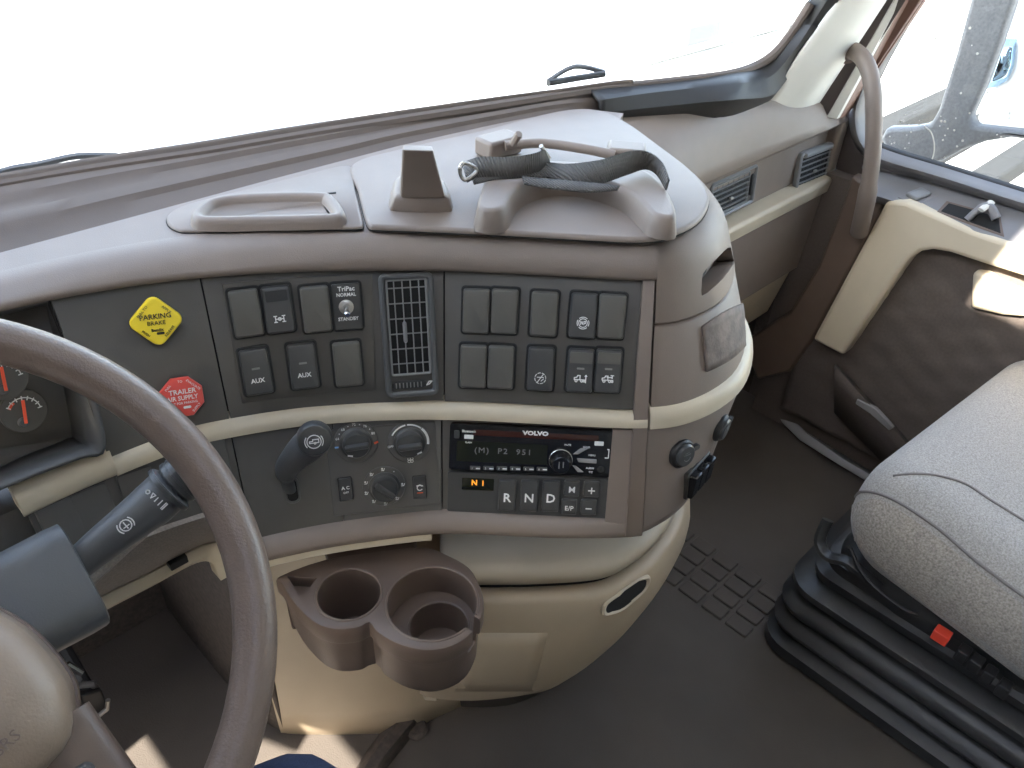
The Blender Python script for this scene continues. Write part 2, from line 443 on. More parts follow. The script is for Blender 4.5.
# passenger A-pillar trim
def ln(p0, p1, x, lo=-.25, hi=4.8):
    a = at(*p0, x=x); b = at(*p1, x=x); d = b - a; return a + d * lo, a + d * hi
pl = [(at(768, 86, x=1.295), 0), (at(797, 58, x=1.337), 0), (at(836, 2, x=1.357), 0)]
l1 = [at(752, 122, x=1.282), at(837, 0, x=1.362)]; l1 = [l1[0].lerp(l1[1], t) for t in (0, .5, 1, 2, 3, 4.6)]
l2 = [at(800, 130, x=1.463), at(885, 0, x=1.463)]; l2 = [l2[0].lerp(l2[1], t) for t in (0, .5, 1, 2, 3, 4.6)]
c1 = cr(l1, 6); c2 = cr(l2, 6)
rows = [[a.lerp(b, t) + V((-.6, -.8, .0)) * (.014 * math.sin(PI * t)) for a, b in zip(c1, c2)] for t in [k / 8 for k in range(9)]]
ap = struct('trim_2', loft(rows), 'pillar_white', solid=.006, label='off-white windshield pillar cover with round screw cap', cat='trim')
pc = at(820, 47, x=1.403); nn_ = (CAM - pc).normalized(); nn_ = V((-.62, -.72, .30)).normalized()
xx = V((0, 0, 1)).cross(nn_).normalized(); yy = nn_.cross(xx)
obj('screw_cap', lathe([(.0125, -.01), (.0125, .004), (.0115, .0055), (.0115, .0055)], 24), 'pillar_white', ap, basis(pc + nn_ * .010, xx, yy, nn_))
# door seals and window frame behind the pillar
def strip(name, la, lb_, mname, dep, parent=None, **k):
    a0, a1 = la; b0, b1 = lb_
    return obj(name, prism([a0, b0, b1, a1], V((dep, 0, 0))), mname, parent, smooth=False, bevel=.003, **k)
La = ln((826, 88), (884, 0), 1.46); Lb = ln((838, 96), (893, 0), 1.475); Lc = ln((848, 98), (901, 0), 1.49); Ld = ln((868, 90), (921, 0), 1.515)
s2 = strip('trim_3', La, Lb, 'seal_dark', .02, kind='structure', label='dark rubber door seal along the pillar', cat='trim')
s3 = strip('trim_4', Lb, Lc, 'pillar_white', .015, kind='structure', label='pale pillar strip between the two dark door seals', cat='trim')

# ------------------------------------------------------------------ passenger door
door = thing('door_1', 'passenger door with beige frame, brown quilted panel and window sill', 'door', (1.53, .1, 0)); door['kind'] = 'structure'
obj('door_shell', box(1.53, 1.58, -.42, .66, 0.0, .60), 'door_brown', door, smooth=False)
# quilted lower panel: real diamond relief
rows = []
for i in range(75):
    y = -.40 + i / 74 * .985; row = []
    for j in range(41):
        z = .06 + j / 40 * .50
        a = (y * .55 + z) / .058; b = (y * .55 - z) / .058
        g = min(abs(a - round(a)), abs(b - round(b))) * 2
        row.append(V((1.512 - .006 * min(1, g / .45) ** .6, y, z)))
    rows.append(row)
obj('quilted_panel', loft(rows), 'door_brown', door, ang=180, solid=.002)
bp = [(886, 201), (906, 202), (975, 232), (1024, 248), None, None, (1024, 277), (980, 263), (950, 253), (932, 250), (920, 252), (909, 260), (898, 275), (843, 356), (812, 340)]
obj('beige_frame', prism([at(*q, x=1.475) if q else V((1.475, -.40, at(1024, 248 if i == 4 else 277, x=1.475).z)) for i, q in enumerate(bp)], V((.05, 0, 0))), 'door_beige', door, smooth=True, bevel=.008, seg=3)
r1 = cr([at(a, b, x=1.560) for a, b in ((862, 168), (900, 176), (960, 192), (1030, 210))] + [V((1.560, .0, at(1030, 210, x=1.56).z)), V((1.560, -.40, at(1030, 210, x=1.56).z))], 4)
r2 = cr([at(a, b, x=1.482) for a, b in ((872, 196), (890, 200), (975, 231), (1026, 249))] + [V((1.482, .0, at(1026, 249, x=1.482).z)), V((1.482, -.40, at(1026, 249, x=1.482).z))], 4)
rows = [[p + V((.004, 0, .022)) for p in r1], r1, [a.lerp(b, .5) + V((0, 0, .004)) for a, b in zip(r1, r2)], [p for p in r2], [p - V((-.004, 0, .012)) for p in r2]]
sill = obj('window_sill', loft(rows), 'sill_grey', door, solid=.004)
SILL = BVHTree.FromPolygons([tuple(v) for v in loft(rows)[0]], loft(rows)[1])
def sp(px, py, h=0.0):
    q, n_, i, d = SILL.ray_cast(CAM, ray(px, py).normalized())
    return (q if q is not None else at(px, py, z=.63)) + V((0, 0, h))
# window frame and glass
of = cr([at(a, b, x=1.545) for a, b in ((930, -40), (895, 20), (868, 70), (853, 105), (853, 130), (862, 151), (882, 166), (940, 182), (1024, 209))] + [V((1.545, .0, at(1024, 209, x=1.545).z)), V((1.545, -.40, at(1024, 209, x=1.545).z))], 5)
inn = cr([at(a, b, x=1.553) for a, b in ((948, -40), (913, 15), (884, 66), (867, 105), (866, 128), (873, 144), (890, 153), (945, 170), (1028, 196))] + [V((1.553, .0, at(1028, 196, x=1.553).z)), V((1.553, -.40, at(1028, 196, x=1.553).z))], 5)
mid = [a.lerp(b, .5) + V((-.012, 0, .002)) for a, b in zip(of, inn)]
win2 = struct('window_2', prism([V((1.566, .68, .56)), V((1.566, -.40, .56)), V((1.566, -.40, 1.43)), V((1.566, .36, 1.43))], V((.005, 0, 0))), 'glass', smooth=False, label='passenger door window with splashes of dried dirt', cat='window')
obj('window_frame', loft([of, mid, inn]), 'sill_grey', win2, solid=.010)
obj('window_rubber', loft([inn, [p + V((.012, 0, .006)) for p in inn]]), 'rubber', win2, solid=.005)
Le = ln((850, 98), (903, 0), 1.50); Lf = ln((872, 74), (921, 0), 1.53)
strip('frame_upright', Le, Lf, 'frame_brown', .03, win2)
# dried splashes on the glass
for k in range(46):
    a, b = random.choice([(random.uniform(880, 960), random.uniform(110, 160)), (random.uniform(900, 990), random.uniform(20, 140)), (random.uniform(930, 1020), random.uniform(110, 150))])
    p = at(a, b, x=1.5645); r = random.uniform(.0008, .0024)
    obj('dirt_spot', lathe([(r * .6, -.0004), (r, 0), (r * .5, .0006)], 7), 'pillar_white', win2, Matrix.Translation(p) @ Matrix.Rotation(-PI / 2, 4, 'Y'))
obj('crack', tube(cr([at(a, b, x=1.5645) for a, b in ((924, 126), (931, 132), (934, 142), (934, 152), (931, 163))], 4), .0012, 5), 'pillar_white', win2)
# door furniture
def plate(name, pix, h0, h, mname, parent, bevel=.002):
    return obj(name, prism([sp(a, b, h0) for a, b in pix], V((0, 0, h))), mname, parent, smooth=False, bevel=bevel)
plate('switch_plate', [(897, 198), (922, 189), (938, 197), (913, 208)], .0, .003, 'sill_grey', door)
plate('window_switch', [(904, 197), (920, 191), (931, 197), (915, 203)], .002, .007, 'vent_grey', door, .003)
plate('latch_pocket', [(936, 213), (946, 202), (1000, 217), (1004, 238)], .0, .003, 'taupe_dark', door)
plate('pocket_floor', [(940, 213), (948, 205), (998, 219), (1000, 235)], .002, .002, 'seam', door)
hp = cr([sp(966, 222, .004), sp(974, 219, .016), sp(984, 219, .022), sp(994, 224, .010)], 5)
obj('latch_handle', tube(hp, [.006] * 6 + [.008] * (len(hp) - 6), 10), 'sill_grey', door)
obj('latch_tip', tube([sp(975, 224, .026), sp(986, 216, .026)], .0065, 8, .6), 'pillar_white', door)
obj('sunlit_pull_cup', prism([at(a, b, x=1.488) for a, b in ((972, 272), (985, 274), (1000, 283), (1030, 296), (1100, 320), (1100, 345), (1030, 318), (1002, 316), (985, 312), (970, 309))], V((.03, 0, 0))), 'door_beige', door, bevel=.008, seg=3)  # beige cup; its pale shape also paints the sun patch on the door
# lower door: map pocket lip, sill plates
obj('map_pocket', loft([[at(a, b + dy, x=x_) for a, b in ((835, 372), (870, 408), (905, 445), (1000, 540))] for dy, x_ in ((-8, 1.512), (-3, 1.475), (8, 1.475), (40, 1.49))]), 'door_brown', door, solid=.006)
obj('scuff_plate', prism([at(a, b, x=1.47) for a, b in ((857, 399), (876, 409), (893, 428), (889, 431), (870, 414), (855, 404))], V((.01, 0, 0))), 'plate_grey', door, bevel=.002)
# kick panel between dash and door
struct('trim_5', prism([at(a, b, x=1.50) for a, b in ((852, 175), (868, 186), (886, 202), (812, 341), (790, 372), (757, 380), (742, 342), (790, 312), (818, 266), (842, 205))], V((.03, 0, 0))), 'taupe_dark', bevel=.006, label='dark taupe kick panel under the grab handle', cat='trim')
struct('trim_7', prism([at(a, b, x=1.562) for a, b in ((836, 96), (850, 84), (868, 84), (862, 112), (864, 138), (880, 158), (895, 172), (870, 185), (836, 170))], V((.012, 0, 0))), 'seal_dark', smooth=False, label='dark rubber seal between dash end and door window', cat='trim')
# floor edge strip along the door
struct('trim_6', loft([[at(a, b, z=.012) for a, b in ((742, 372), (766, 395), (782, 422), (800, 440), (838, 464), (868, 482), (930, 520))], [at(a, b, z=.022) for a, b in ((745, 369), (773, 394), (791, 418), (806, 434), (842, 459), (872, 477), (934, 515))], [at(a, b, z=.004) for a, b in ((748, 366), (777, 393), (796, 417), (810, 433), (846, 457), (876, 475), (938, 513))]]), 'plate_grey', solid=.004, label='thin grey sill strip along the floor edge by the door', cat='trim')
struct('wall_corner', box(1.58, 1.62, .70, 1.07, 0, .58), 'carpet', smooth=False, label='dark cab corner beyond the passenger dash', cat='wall')
struct('wall_footwell', box(.80, 1.56, .72, .76, 0, .45), 'carpet', smooth=False, label='dark carpeted wall of the passenger footwell', cat='wall')

# ================================================================== dashboard body
dash = thing('dashboard', 'taupe wraparound truck dashboard with beige trim strip', 'dashboard', (.45, .62, .5))
def zb(u):
    if u > 430: return .783
    if u > 215: return .783 + .013 * (430 - u) / 215
    return .796 + .010 * min(1, (215 - u) / 215)
obj('dash_core', sw(240, 905, [(-.08, .50), (-.013, .50), (-.013, .80), (-.06, .815)], 12), 'seam', dash)
obj('dash_core', sw(103, 240, [(-.08, .566), (-.013, .566), (-.013, .80), (-.06, .815)], 12), 'seam', dash)
obj('column_backing', sw(-330, 103, [(-.08, .575), (-.013, .575), (-.013, .632), (-.08, .632)], 12), 'charcoal', dash)
# rolled pad above the fascia
obj('dash_pad', sw(-330, 649, lambda u: [(-.03, zb(u)), (.003, zb(u)), (.009, zb(u) + .003), (.0115, zb(u) + .007), (.0105, max(zb(u) + .010, .803)), (.006, .814), (-.002, .8195), (-.012, .8224), (-.024, .8224), (-.034, .8214)]), 'taupe', dash, ang=60)
top = [fp(u, -.022, .8222) for u in us(-330, 640, 12)] + [fp(u, -.030, .8222) for u in us(660, 905, 12)] + [V(p) for p in ((.93, .70, .8222), (.905, .738, .8222), (.862, .759, .8222), (.761, .777, .8222), (.607, .794, .8222), (.422, .801, .8222), (.149, .807, .8222), (-.2, .81, .8222), (-.5, .80, .8222))]
obj('dash_top', prism(top, V((0, 0, -.012))), 'taupe', dash, smooth=False)
# rounded end of the console: upper cap, middle band, lower band
end_u = obj('end_cap', sw(651, 905, [(-.03, .738), (.001, .738), (.004, .741), (.004, .790), (.002, .802), (-.004, .812), (-.014, .8195), (-.030, .8225), (-.05, .8225)], 7), 'taupe', dash, ang=60)
end_m = obj('end_panel', sw(651, 905, [(-.03, .650), (.003, .650), (.003, .735), (.001, .7365), (-.03, .7365)], 7), 'taupe', dash, ang=60)
end_l = obj('end_panel', sw(649, 905, [(-.05, .503), (-.008, .503), (.0, .509), (.003, .52), (.003, .630), (-.03, .630)], 7), 'taupe', dash, ang=60)
# taupe surround of the fascia on its right and below
obj('fascia_border', sw(634, 647.5, [(-.02, .508), (.004, .508), (.0075, .512), (.0075, .802), (.003, .806), (-.02, .806)], 4), 'taupe', dash, ang=60)
obj('fascia_border', sw(615, 634.5, [(-.02, .52), (.0, .52), (.004, .523), (.004, .629), (-.02, .629)], 4), 'taupe', dash, ang=60)
obj('lower_lip', sw(228, 647.5, lambda u: (lambda k: [(-.06, .503), (.004 * k - .004, .503), (.010 * k, .507), (.012 * k, .514), (.010 * k, .522), (.003, .527), (-.02, .527)])(1 if u < 560 else max(.25, 1 - .75 * (u - 560) / 87))), 'taupe', dash, ang=70)
obj('lip_trim', sw(205, 427, [(-.07, .489), (-.004, .489), (-.001, .492), (-.004, .5015), (-.07, .5015)]), 'beige_strip', dash, ang=50)
# beige trim strip in three lengths
def dzs(u):
    K = ((16, .001), (100, .003), (200, .010), (300, .008), (380, .004), (440, 0))
    if u <= K[0][0]: return K[0][1]
    for a, b in zip(K, K[1:]):
        if u <= b[0]: return a[1] + (b[1] - a[1]) * (u - a[0]) / (b[0] - a[0])
    return 0.0
obj('trim_strip', sw(16, 107, lambda u: [(o, z + dzs(u)) for o, z in [(-.02, .632), (.004, .632), (.0085, .636), (.0085, .650), (.004, .654), (-.02, .654)]], 6), 'beige_strip', dash, ang=60)
obj('trim_strip', sw(106, 647.5, lambda u: [(o, z + dzs(u)) for o, z in [(-.02, .6305), (.003, .6305), (.0075, .633), (.0085, .639), (.0065, .645), (.002, .6475), (-.02, .6475)]], 7), 'beige_strip', dash, ang=60)
obj('trim_strip', sw(649.5, 905, [(-.02, .629), (.004, .629), (.0085, .632), (.0095, .640), (.0085, .648), (.004, .6525), (-.02, .6525)], 6), 'beige_strip', dash, ang=60)
# charcoal fascia panels above and below the strip
P = lambda z0, z1, o=0.0: bar(z0, z1, -.014, o, .001)
obj('fascia_panel', sw(104, 231, lambda u: P(.649, zb(u) + .002)), 'charcoal', dash, ang=50)
obj('fascia_panel', sw(232.5, 443.5, lambda u: P(.649, zb(u) + .002)), 'charcoal', dash, ang=50)
obj('fascia_panel', sw(445, 634.5, lambda u: P(.649, .785, .0015)), 'charcoal', dash, ang=50)
obj('fascia_panel', sw(20, 229, lambda u: P(.565, .642)), 'charcoal', dash, ang=50)
obj('fascia_panel', sw(230.5, 330, P(.526, .642)), 'charcoal', dash, ang=50)
obj('fascia_panel', sw(331, 441, P(.526, .638)), 'charcoal_light', dash, ang=50)
obj('fascia_panel', sw(442.5, 616, P(.526, .631, -.002)), 'charcoal', dash, ang=50)
# knee panel below the switches on the driver's side, with beige lower edge
def knee_row(f, dz, dy=0):
    a = [fp(u, .002, .566) for u in (-40, 20, 80, 140, 188, 222)]
    b = [at(px, py, y=y_) for px, py, y_ in ((0, 660, .695), (45, 628, .695), (95, 600, .69), (150, 573, .685), (200, 546, .672), (238, 541, .645))]
    return cr([p.lerp(q, f) + V((0, dy, dz)) for p, q in zip(a, b)], 5)
obj('knee_panel', loft([knee_row(0, .004, .01), knee_row(0, 0), knee_row(.15, -.002, -.004), knee_row(.5, -.002, -.006), knee_row(.85, 0, -.002), knee_row(1, 0, .004)]), 'taupe_grain', dash, solid=.004)
e0 = cr([at(a, b, y=y_) for a, b, y_ in ((0, 660, .695), (45, 629, .695), (95, 601, .69), (150, 574, .685), (200, 548, .672), (226, 545, .655), (238, 562, .64))], 5)
e1 = cr([at(a, b, y=y_) for a, b, y_ in ((0, 672, .695), (48, 641, .695), (98, 613, .69), (152, 585, .685), (196, 562, .676), (214, 563, .662), (222, 580, .65))], 5)
obj('knee_trim', loft([[p + V((0, .02, .004)) for p in e0], e0, [a.lerp(b, .5) + V((0, -.006, 0)) for a, b in zip(e0, e1)], e1, [p + V((0, .02, 0)) for p in e1]]), 'beige_strip', dash, solid=.003)
q = at(176, 556, y=.675)
obj('hood_release_tab', box(q.x - .012, q.x + .008, q.y - .012, q.y, q.z - .006, q.z + .004), 'bezel_black', dash, bevel=.001)

# ---- top covers
def toppix(pts, z): return [at(a, b, z=z) for a, b in pts]
cv = cr([p.to_2d() for p in toppix([(352, 165), (400, 150), (480, 132), (540, 116), (575, 110), (602, 112), (628, 124), (660, 147), (690, 170), (705, 187), (709, 203), (697, 222), (668, 236), (640, 240), (590, 238), (520, 234), (440, 230), (400, 228.3), (380, 227.6), (369, 226), (364, 215), (358, 190)], .826)], 4, True)
obj('top_gap', oslab([(p - (sum((V(q_) for q_ in cv), V((0, 0))) / len(cv))) * 1.003 + (sum((V(q_) for q_ in cv), V((0, 0))) / len(cv)) for p in cv], [(0, .8215), (0, .8232)]), 'seam', dash)
cover = obj('top_cover', oslab(cv, [(0, .8225), (0, .8255), (.0025, .8278), (.004, .8282)]), 'taupe', dash, ang=60)
tv = cr([p.to_2d() for p in toppix([(349, 166), (300, 176), (240, 191), (185, 205), (169, 214), (167, 222), (176, 229), (195, 231), (270, 229), (320, 228), (356, 227.6), (363, 225), (361, 213), (355, 188)], .825)], 4, True)
obj('top_gap', oslab(tv, [(-.0008, .8215), (-.0008, .8232)]), 'seam', dash)
tray_cover = obj('tray_cover', oslab(tv, [(0, .8225), (0, .8245), (.002, .826)]), 'taupe', dash, ang=60)
# open tray moulded in the cover
to_ = cr([p.to_2d() for p in toppix([(192, 217), (196, 209), (212, 199), (250, 194), (320, 193), (334, 198), (343, 210), (341, 217), (325, 219), (260, 220.5), (205, 221)], .835)], 5, True)
rows = []
for i, z in [(-.003, .825), (-.0015, .831), (0, .835), (.003, .8375), (.007, .8372), (.0095, .835), (.0115, .831), (.0122, .8292)]:
    rows.append([V((p.x, p.y, z)) for p in inset2(ccw([tuple(p) for p in to_]), i)])
obj('tray_rim', loft(rows, True, True), 'taupe', dash, ang=75)
obj('hinge_slit', oslab([p.to_2d() for p in toppix([(321, 193.2), (336, 191.6), (336, 192.6), (321, 194.2)], .827)], [(0, .826), (0, .8268)]), 'seam', dash)

# ---- wedge-shaped dock on the cover
dk = thing('dash_dock', 'tall wedge-shaped taupe dock standing on the dash top', 'dock', at(422, 200, z=.828))
def dpt(px, py, z): return at(px, py, z=z)
b4 = [dpt(386, 212, .828), dpt(456, 213, .828), dpt(446, 188, .828), dpt(392, 186, .828)]
m4 = [dpt(391, 200, .842), dpt(452, 200, .842), dpt(443, 178, .842), dpt(395, 177, .842)]
t4 = [dpt(402, 150, .905), dpt(433, 151, .905), dpt(432, 146, .905), dpt(404, 145, .905)]
def ring4(q, r=.25):
    out = []
    for i in range(4):
        a, b, c = q[i - 1], q[i], q[(i + 1) % 4]
        for t in (0, .5, 1):
            p = b.lerp(a, r * (1 - t)) if t < .5 else (b.lerp(c, r) if t > .5 else b.lerp(a.lerp(c, .5), r * .35)); out.append(p)
    return out
obj('dock_base', loft([ring4([p - V((0, 0, .001)) for p in b4]), ring4(m4), ring4([p.lerp(sum(m4, V()) / 4, .12) + V((0, 0, .004)) for p in m4])], True, True), 'taupe', dk, ang=60, bevel=.002)
s4 = [dpt(400, 198, .845), dpt(446, 198, .845), dpt(438, 180, .845), dpt(400, 180, .845)]
obj('dock_wedge', loft([ring4(s4, .12), ring4([a.lerp(b, .6) for a, b in zip(s4, t4)], .12), ring4(t4, .12)], True, True), 'taupe', dk, ang=60, bevel=.0015)

# ---- holder with two feet on the cover
hd = thing('device_cradle', 'taupe arched cradle with two feet and a rear bar on the dash top', 'cradle', at(575, 195, z=.8285))
zt = .852
outl = [(479, 208), (481, 190), (488, 174), (500, 166), (540, 160), (600, 163), (640, 168), (660, 180), (673, 200), (675, 216), (655, 214), (645, 205), (632, 193), (612, 183), (585, 176), (560, 174), (540, 177), (522, 184), (511, 194), (503, 208)]
hv = cr([p.to_2d() for p in toppix(outl, zt)], 3, True)
obj('arch', oslab(hv, [(-.004, .828), (-.002, .838), (0, zt - .003), (.003, zt), (.006, zt)]), 'taupe', hd, ang=60)
for (x0, y0, x1, y1, h) in ((482, 152, 514, 143, .022), (606, 157, 644, 160, .024)):
    a = at(x0, y0 + 6, z=.8285); b = at(x1, y1 + 6, z=.8285); e = (b - a).normalized(); nrm = V((e.y, -e.x, 0)) * .016
    obj('bar_mount', prism([a - nrm, b - nrm, b + nrm, a + nrm], V((0, 0, h))), 'taupe', hd, bevel=.004, seg=3)
obj('rear_bar', tube(cr([at(505, 146, z=.845), at(540, 143, z=.847), at(580, 148, z=.847), at(615, 155, z=.845)], 5), .006, 10), 'taupe', hd)
obj('peg', tube([at(513, 144, z=.85), at(519, 134, z=.865)], .0045, 8), 'taupe', hd)

# ---- webbing strap lying over the cradle: each run is a ribbon between two edge lines
st = thing('webbing_strap', 'black woven strap with buckle draped over the dash-top cradle', 'strap', at(560, 175, z=.8285))
def ribbon(name, up, lo, parent, n=5, m='webbing'):
    A = cr([at(a, b, z=z) for a, b, z in up], n); B = cr([at(a, b, z=z) for a, b, z in lo], n)
    return obj(name, loft([A, [p.lerp(q, .5) for p, q in zip(A, B)], B]), m, parent, solid=.0022)
ribbon('strap_run', [(462, 164, .862), (480, 157, .872), (510, 157, .874), (535, 153, .877), (544, 149, .878)], [(467, 182, .8525), (482, 177, .8545), (512, 176, .8555), (538, 171, .857), (550, 163, .860)], st)
ribbon('strap_run', [(470, 172, .856), (500, 166, .858), (545, 163, .862), (570, 164, .868), (600, 160, .874), (630, 151, .880), (648, 152, .878), (662, 163, .870), (669, 180, .862)], [(474, 184, .8525), (500, 179, .8525), (545, 177, .853), (575, 184, .853), (600, 184, .854), (624, 176, .857), (645, 169, .857), (657, 175, .855), (666, 190, .852)], st)
ribbon('strap_run', [(522, 177, .856), (555, 180, .857), (590, 183, .857), (620, 186, .856)], [(524, 184, .853), (555, 189, .853), (590, 192, .853), (618, 190, .853)], st)
obj('buckle', tube(cr([at(460, 168, z=.868), at(465, 163, z=.871), at(477, 170, z=.862), at(466, 180, z=.854), at(461, 176, z=.858)], 4, True) + [at(460, 168, z=.868)], .0022, 6), 'metal_dull', st)
obj('strap_tip', tube([at(541, 146, z=.882), at(549, 158, z=.865)], .0025, 6), 'metal_dull', st)

# ---- slot in the end cap and worn patch on the end panel
def uface(px, py, off=0.0): return FM(px, py, off)
sl_o = cr([(700, 295), (700, 284), (701, 273), (708, 264), (716, 256), (724, 249), (729, 250), (731, 256), (731, 263), (722, 276), (711, 287)], 2, True)
ei = WM[end_u.name].inverted()
outer = [ei @ FM(p.x, p.y, .012).translation for p in sl_o]; nrm_ = ei.to_3x3() @ FM(716, 274).to_3x3().col[2]
inner = [p - nrm_ * .034 for p in outer]
boolean(end_u, [loft([outer, inner], True, True)])
end_u.data.materials.clear(); end_u.data.materials.append(MATS['taupe'])
po = cr([p for p in [(699, 326), (716, 314), (732, 305), (739, 304), (742, 318), (742, 338), (736, 352), (718, 364), (704, 371), (702, 350)]], 3, True)
grid = []
A = [(699, 326), (712, 317), (726, 309), (739, 304)]; Bq = [(703, 371), (714, 366), (728, 358), (741, 346)]
for t in [k / 6 for k in range(7)]:
    grid.append([uface(a[0] + (b[0] - a[0]) * t, a[1] + (b[1] - a[1]) * t, .0048).translation for a, b in zip(cr(A, 4), cr(Bq, 4))])
pch = obj('fastener_patch', loft(grid), 'patch', None, solid=.003, label='worn brown adhesive patch on the console end', cat='patch')

# ---- passenger side of the dashboard
_bk = [(lambda p: (p.x, p.y, p.z))(at(a, b, y=y_)) for a, b, y_ in ((600, 110, .762), (660, 105, .725), (705, 101, .698), (745, 97, .690), (780, 94, .692), (812, 94, .686), (832, 98, .672), (846, 112, .650))]
def px_prof(x):
    if x <= _bk[0][0]: by, bz = _bk[0][1], _bk[0][2]
    else:
        by, bz = _bk[-1][1], _bk[-1][2]
        for a, b in zip(_bk, _bk[1:]):
            if a[0] <= x <= b[0]:
                t = (x - a[0]) / (b[0] - a[0]); by, bz = a[1] + (b[1] - a[1]) * t, a[2] + (b[2] - a[2]) * t
    ed = .700
    def q(f, h): return (.643 + (by - .643) * f, ed + (bz - ed) * h)
    return [(by + .03, .62), (by + .012, bz - .012), q(1.0, .97), q(.86, 1.0), q(.60, .93), q(.36, .74), q(.17, .46), q(.05, .18), (.640, .698), (.645, .691), (.668, .690), (.70, .66)]
xs_ = [.84 + (1.55 - .84) * k / 24 for k in range(25)]
pas = thing('passenger_dash', 'passenger side dash section with sloping top and beige strip', 'dashboard', (1.17, .64, .38))
rows = []
for x in xs_ + [1.560, 1.567]:
    s = 0 if x <= 1.55 else (x - 1.55) / .017 * .014
    rows.append([V((x, y + s * (1 if y < .7 else -.5), z - s * .8)) for y, z in px_prof(x)])
obj('top_pad', loft(rows, True, True), 'taupe', pas, ang=60)
def pbar(y0, y1, z0, z1, x0=.84, x1=1.56): return box(x0, x1, y0, y1, z0, z1)
obj('vent_panel', pbar(.662, .72, .588, .693), 'taupe', pas, smooth=False, bevel=.002)
obj('end_cheek', box(1.530, 1.566, .640, .72, .585, .702), 'taupe', pas, bevel=.010, seg=4)
obj('trim_strip', prism([V((.84, .632, .593)), V((.84, .628, .588)), V((.84, .632, .562)), V((.84, .70, .558)), V((.84, .70, .596)), V((.84, .660, .596))], V((.728, 0, 0))), 'beige_strip', pas, bevel=.004, seg=3)
obj('glovebox_door', prism([V((.84, .640, .560)), V((.84, .648, .385)), V((.84, .70, .380)), V((.84, .70, .560))], V((.72, 0, 0))), 'taupe', pas, bevel=.006, seg=3)
obj('lower_panel', prism([V((.84, .662, .379)), V((.84, .690, .255)), V((.84, .73, .255)), V((.84, .73, .379))], V((.70, 0, 0))), 'beige', pas, bevel=.004)

# ---- lower console: open bin, front panel
LK = [at(440, 586, z=.42), at(480, 585, z=.42), at(540, 584, z=.42), at(600, 579, z=.42), at(630, 565, z=.42), at(655, 544, z=.42), at(678, 508, z=.42), V((.80, .425, .42)), V((.85, .50, .42)), V((.875, .60, .42))]
lp = cr([p.to_2d() for p in LK], 5)
def lpt(i, o, z):
    a = lp[max(i - 1, 0)]; b = lp[min(i + 1, len(lp) - 1)]; e = (b - a).normalized(); n = V((e.y, -e.x)); p = lp[i]
    return V((p.x + n.x * o, p.y + n.y * o, z))
con = thing('lower_console', 'beige lower console with open bin and slotted front under the dash', 'console', (.6, .5, .2))
R = range(len(lp))
obj('bin', loft([[lpt(i, o, z) for i in R] for o, z in ((-.17, .50), (-.10, .462), (-.055, .450), (-.030, .446), (-.014, .446), (-.004, .441), (.0, .434), (-.002, .420), (-.012, .415), (-.05, .414))]), 'beige', con, ang=70, solid=.003)
obj('bin_gap', loft([[lpt(i, o, z) for i in R] for o, z in ((-.03, .417), (-.012, .417), (-.012, .392), (-.03, .392))]), 'seam', con)
bot = cr([at(420, 690, z=.2), at(432, 694, z=.2), at(470, 697, z=.195), at(520, 692, z=.2), at(556, 682, z=.2), at(600, 648, z=.2), at(640, 598, z=.2), at(668, 556, z=.2), V((.88, .50, .2)), V((.90, .60, .2))], 5)
topl = [lpt(i, .006, .398) for i in R]
rows = [[lpt(i, -.03, .396) for i in R], [lpt(i, -.004, .401) for i in R], [lpt(i, .005, .400) for i in R], [lpt(i, .009, .394) for i in R]]
for f in (.15, .35, .55, .75, .9, 1.0):
    rows.append([t.lerp(b, f) + V((lpt(i, 1, 0) - lpt(i, 0, 0)).to_tuple()) * (.016 * math.sin(PI * f) ** .8 + .004) for i, (t, b) in enumerate(zip(topl, bot))])
rows.append([p + (V((lpt(i, -1, 0) - lpt(i, 0, 0)).to_tuple()) * .03) for i, p in enumerate(bot)])
front = obj('front_panel', loft(rows), 'beige_tan', con, ang=70, solid=.003)
CON = BVHTree.FromPolygons([tuple(v) for v in loft(rows)[0]], loft(rows)[1])
def cpt(px, py, off=.0035):
    h = None; k = 0
    while h is None:
        r = ray(px - k, py).normalized(); h, n, i, d = CON.ray_cast(CAM, r); k += 1.0
    if n.dot(r) > 0: n = -n
    return h + n * off, n
so_ = cr([(603, 611), (606, 602), (622, 590), (642, 577), (646, 580), (641, 590), (622, 606), (608, 612)], 4, True)
P3 = [cpt(p.x, p.y) for p in so_]; cc = sum((p for p, n in P3), V()) / len(P3); cn = sum((n for p, n in P3), V()).normalized()
def shrink(k, h): return [cc + (p - cc) * k + n * h for p, n in P3]
obj('slot_rim', loft([shrink(1.12, -.004), shrink(1.10, .0005), shrink(1.02, .002), shrink(.92, .0005), shrink(.86, -.003)], True), 'beige', front)
obj('slot_recess', loft([shrink(.95, -.002), shrink(.95, .0002)], True, True), 'seam', front)
# raised square moulding on the front panel
gq = []
for t in [k / 5 for k in range(6)]:
    gq.append([cpt(470 + (a - 470) * 1 + (b - a) * t, 632 + 58 * t + c, .0045 if 0 < t < 1 and 0 < s < 1 else .001)[0] for s, a, b, c in [(k / 6, 470 + 78 * k / 6, 455 + 78 * k / 6, 0) for k in range(7)]])
obj('raised_panel', loft(gq), 'beige_tan', front, ang=80, solid=.002)
obj('panel_tab', prism([at(a, b, z=.19) for a, b in ((421, 684), (438, 684), (438, 697), (424, 696))], V((0, 0, -.012))), 'beige', con, bevel=.003)
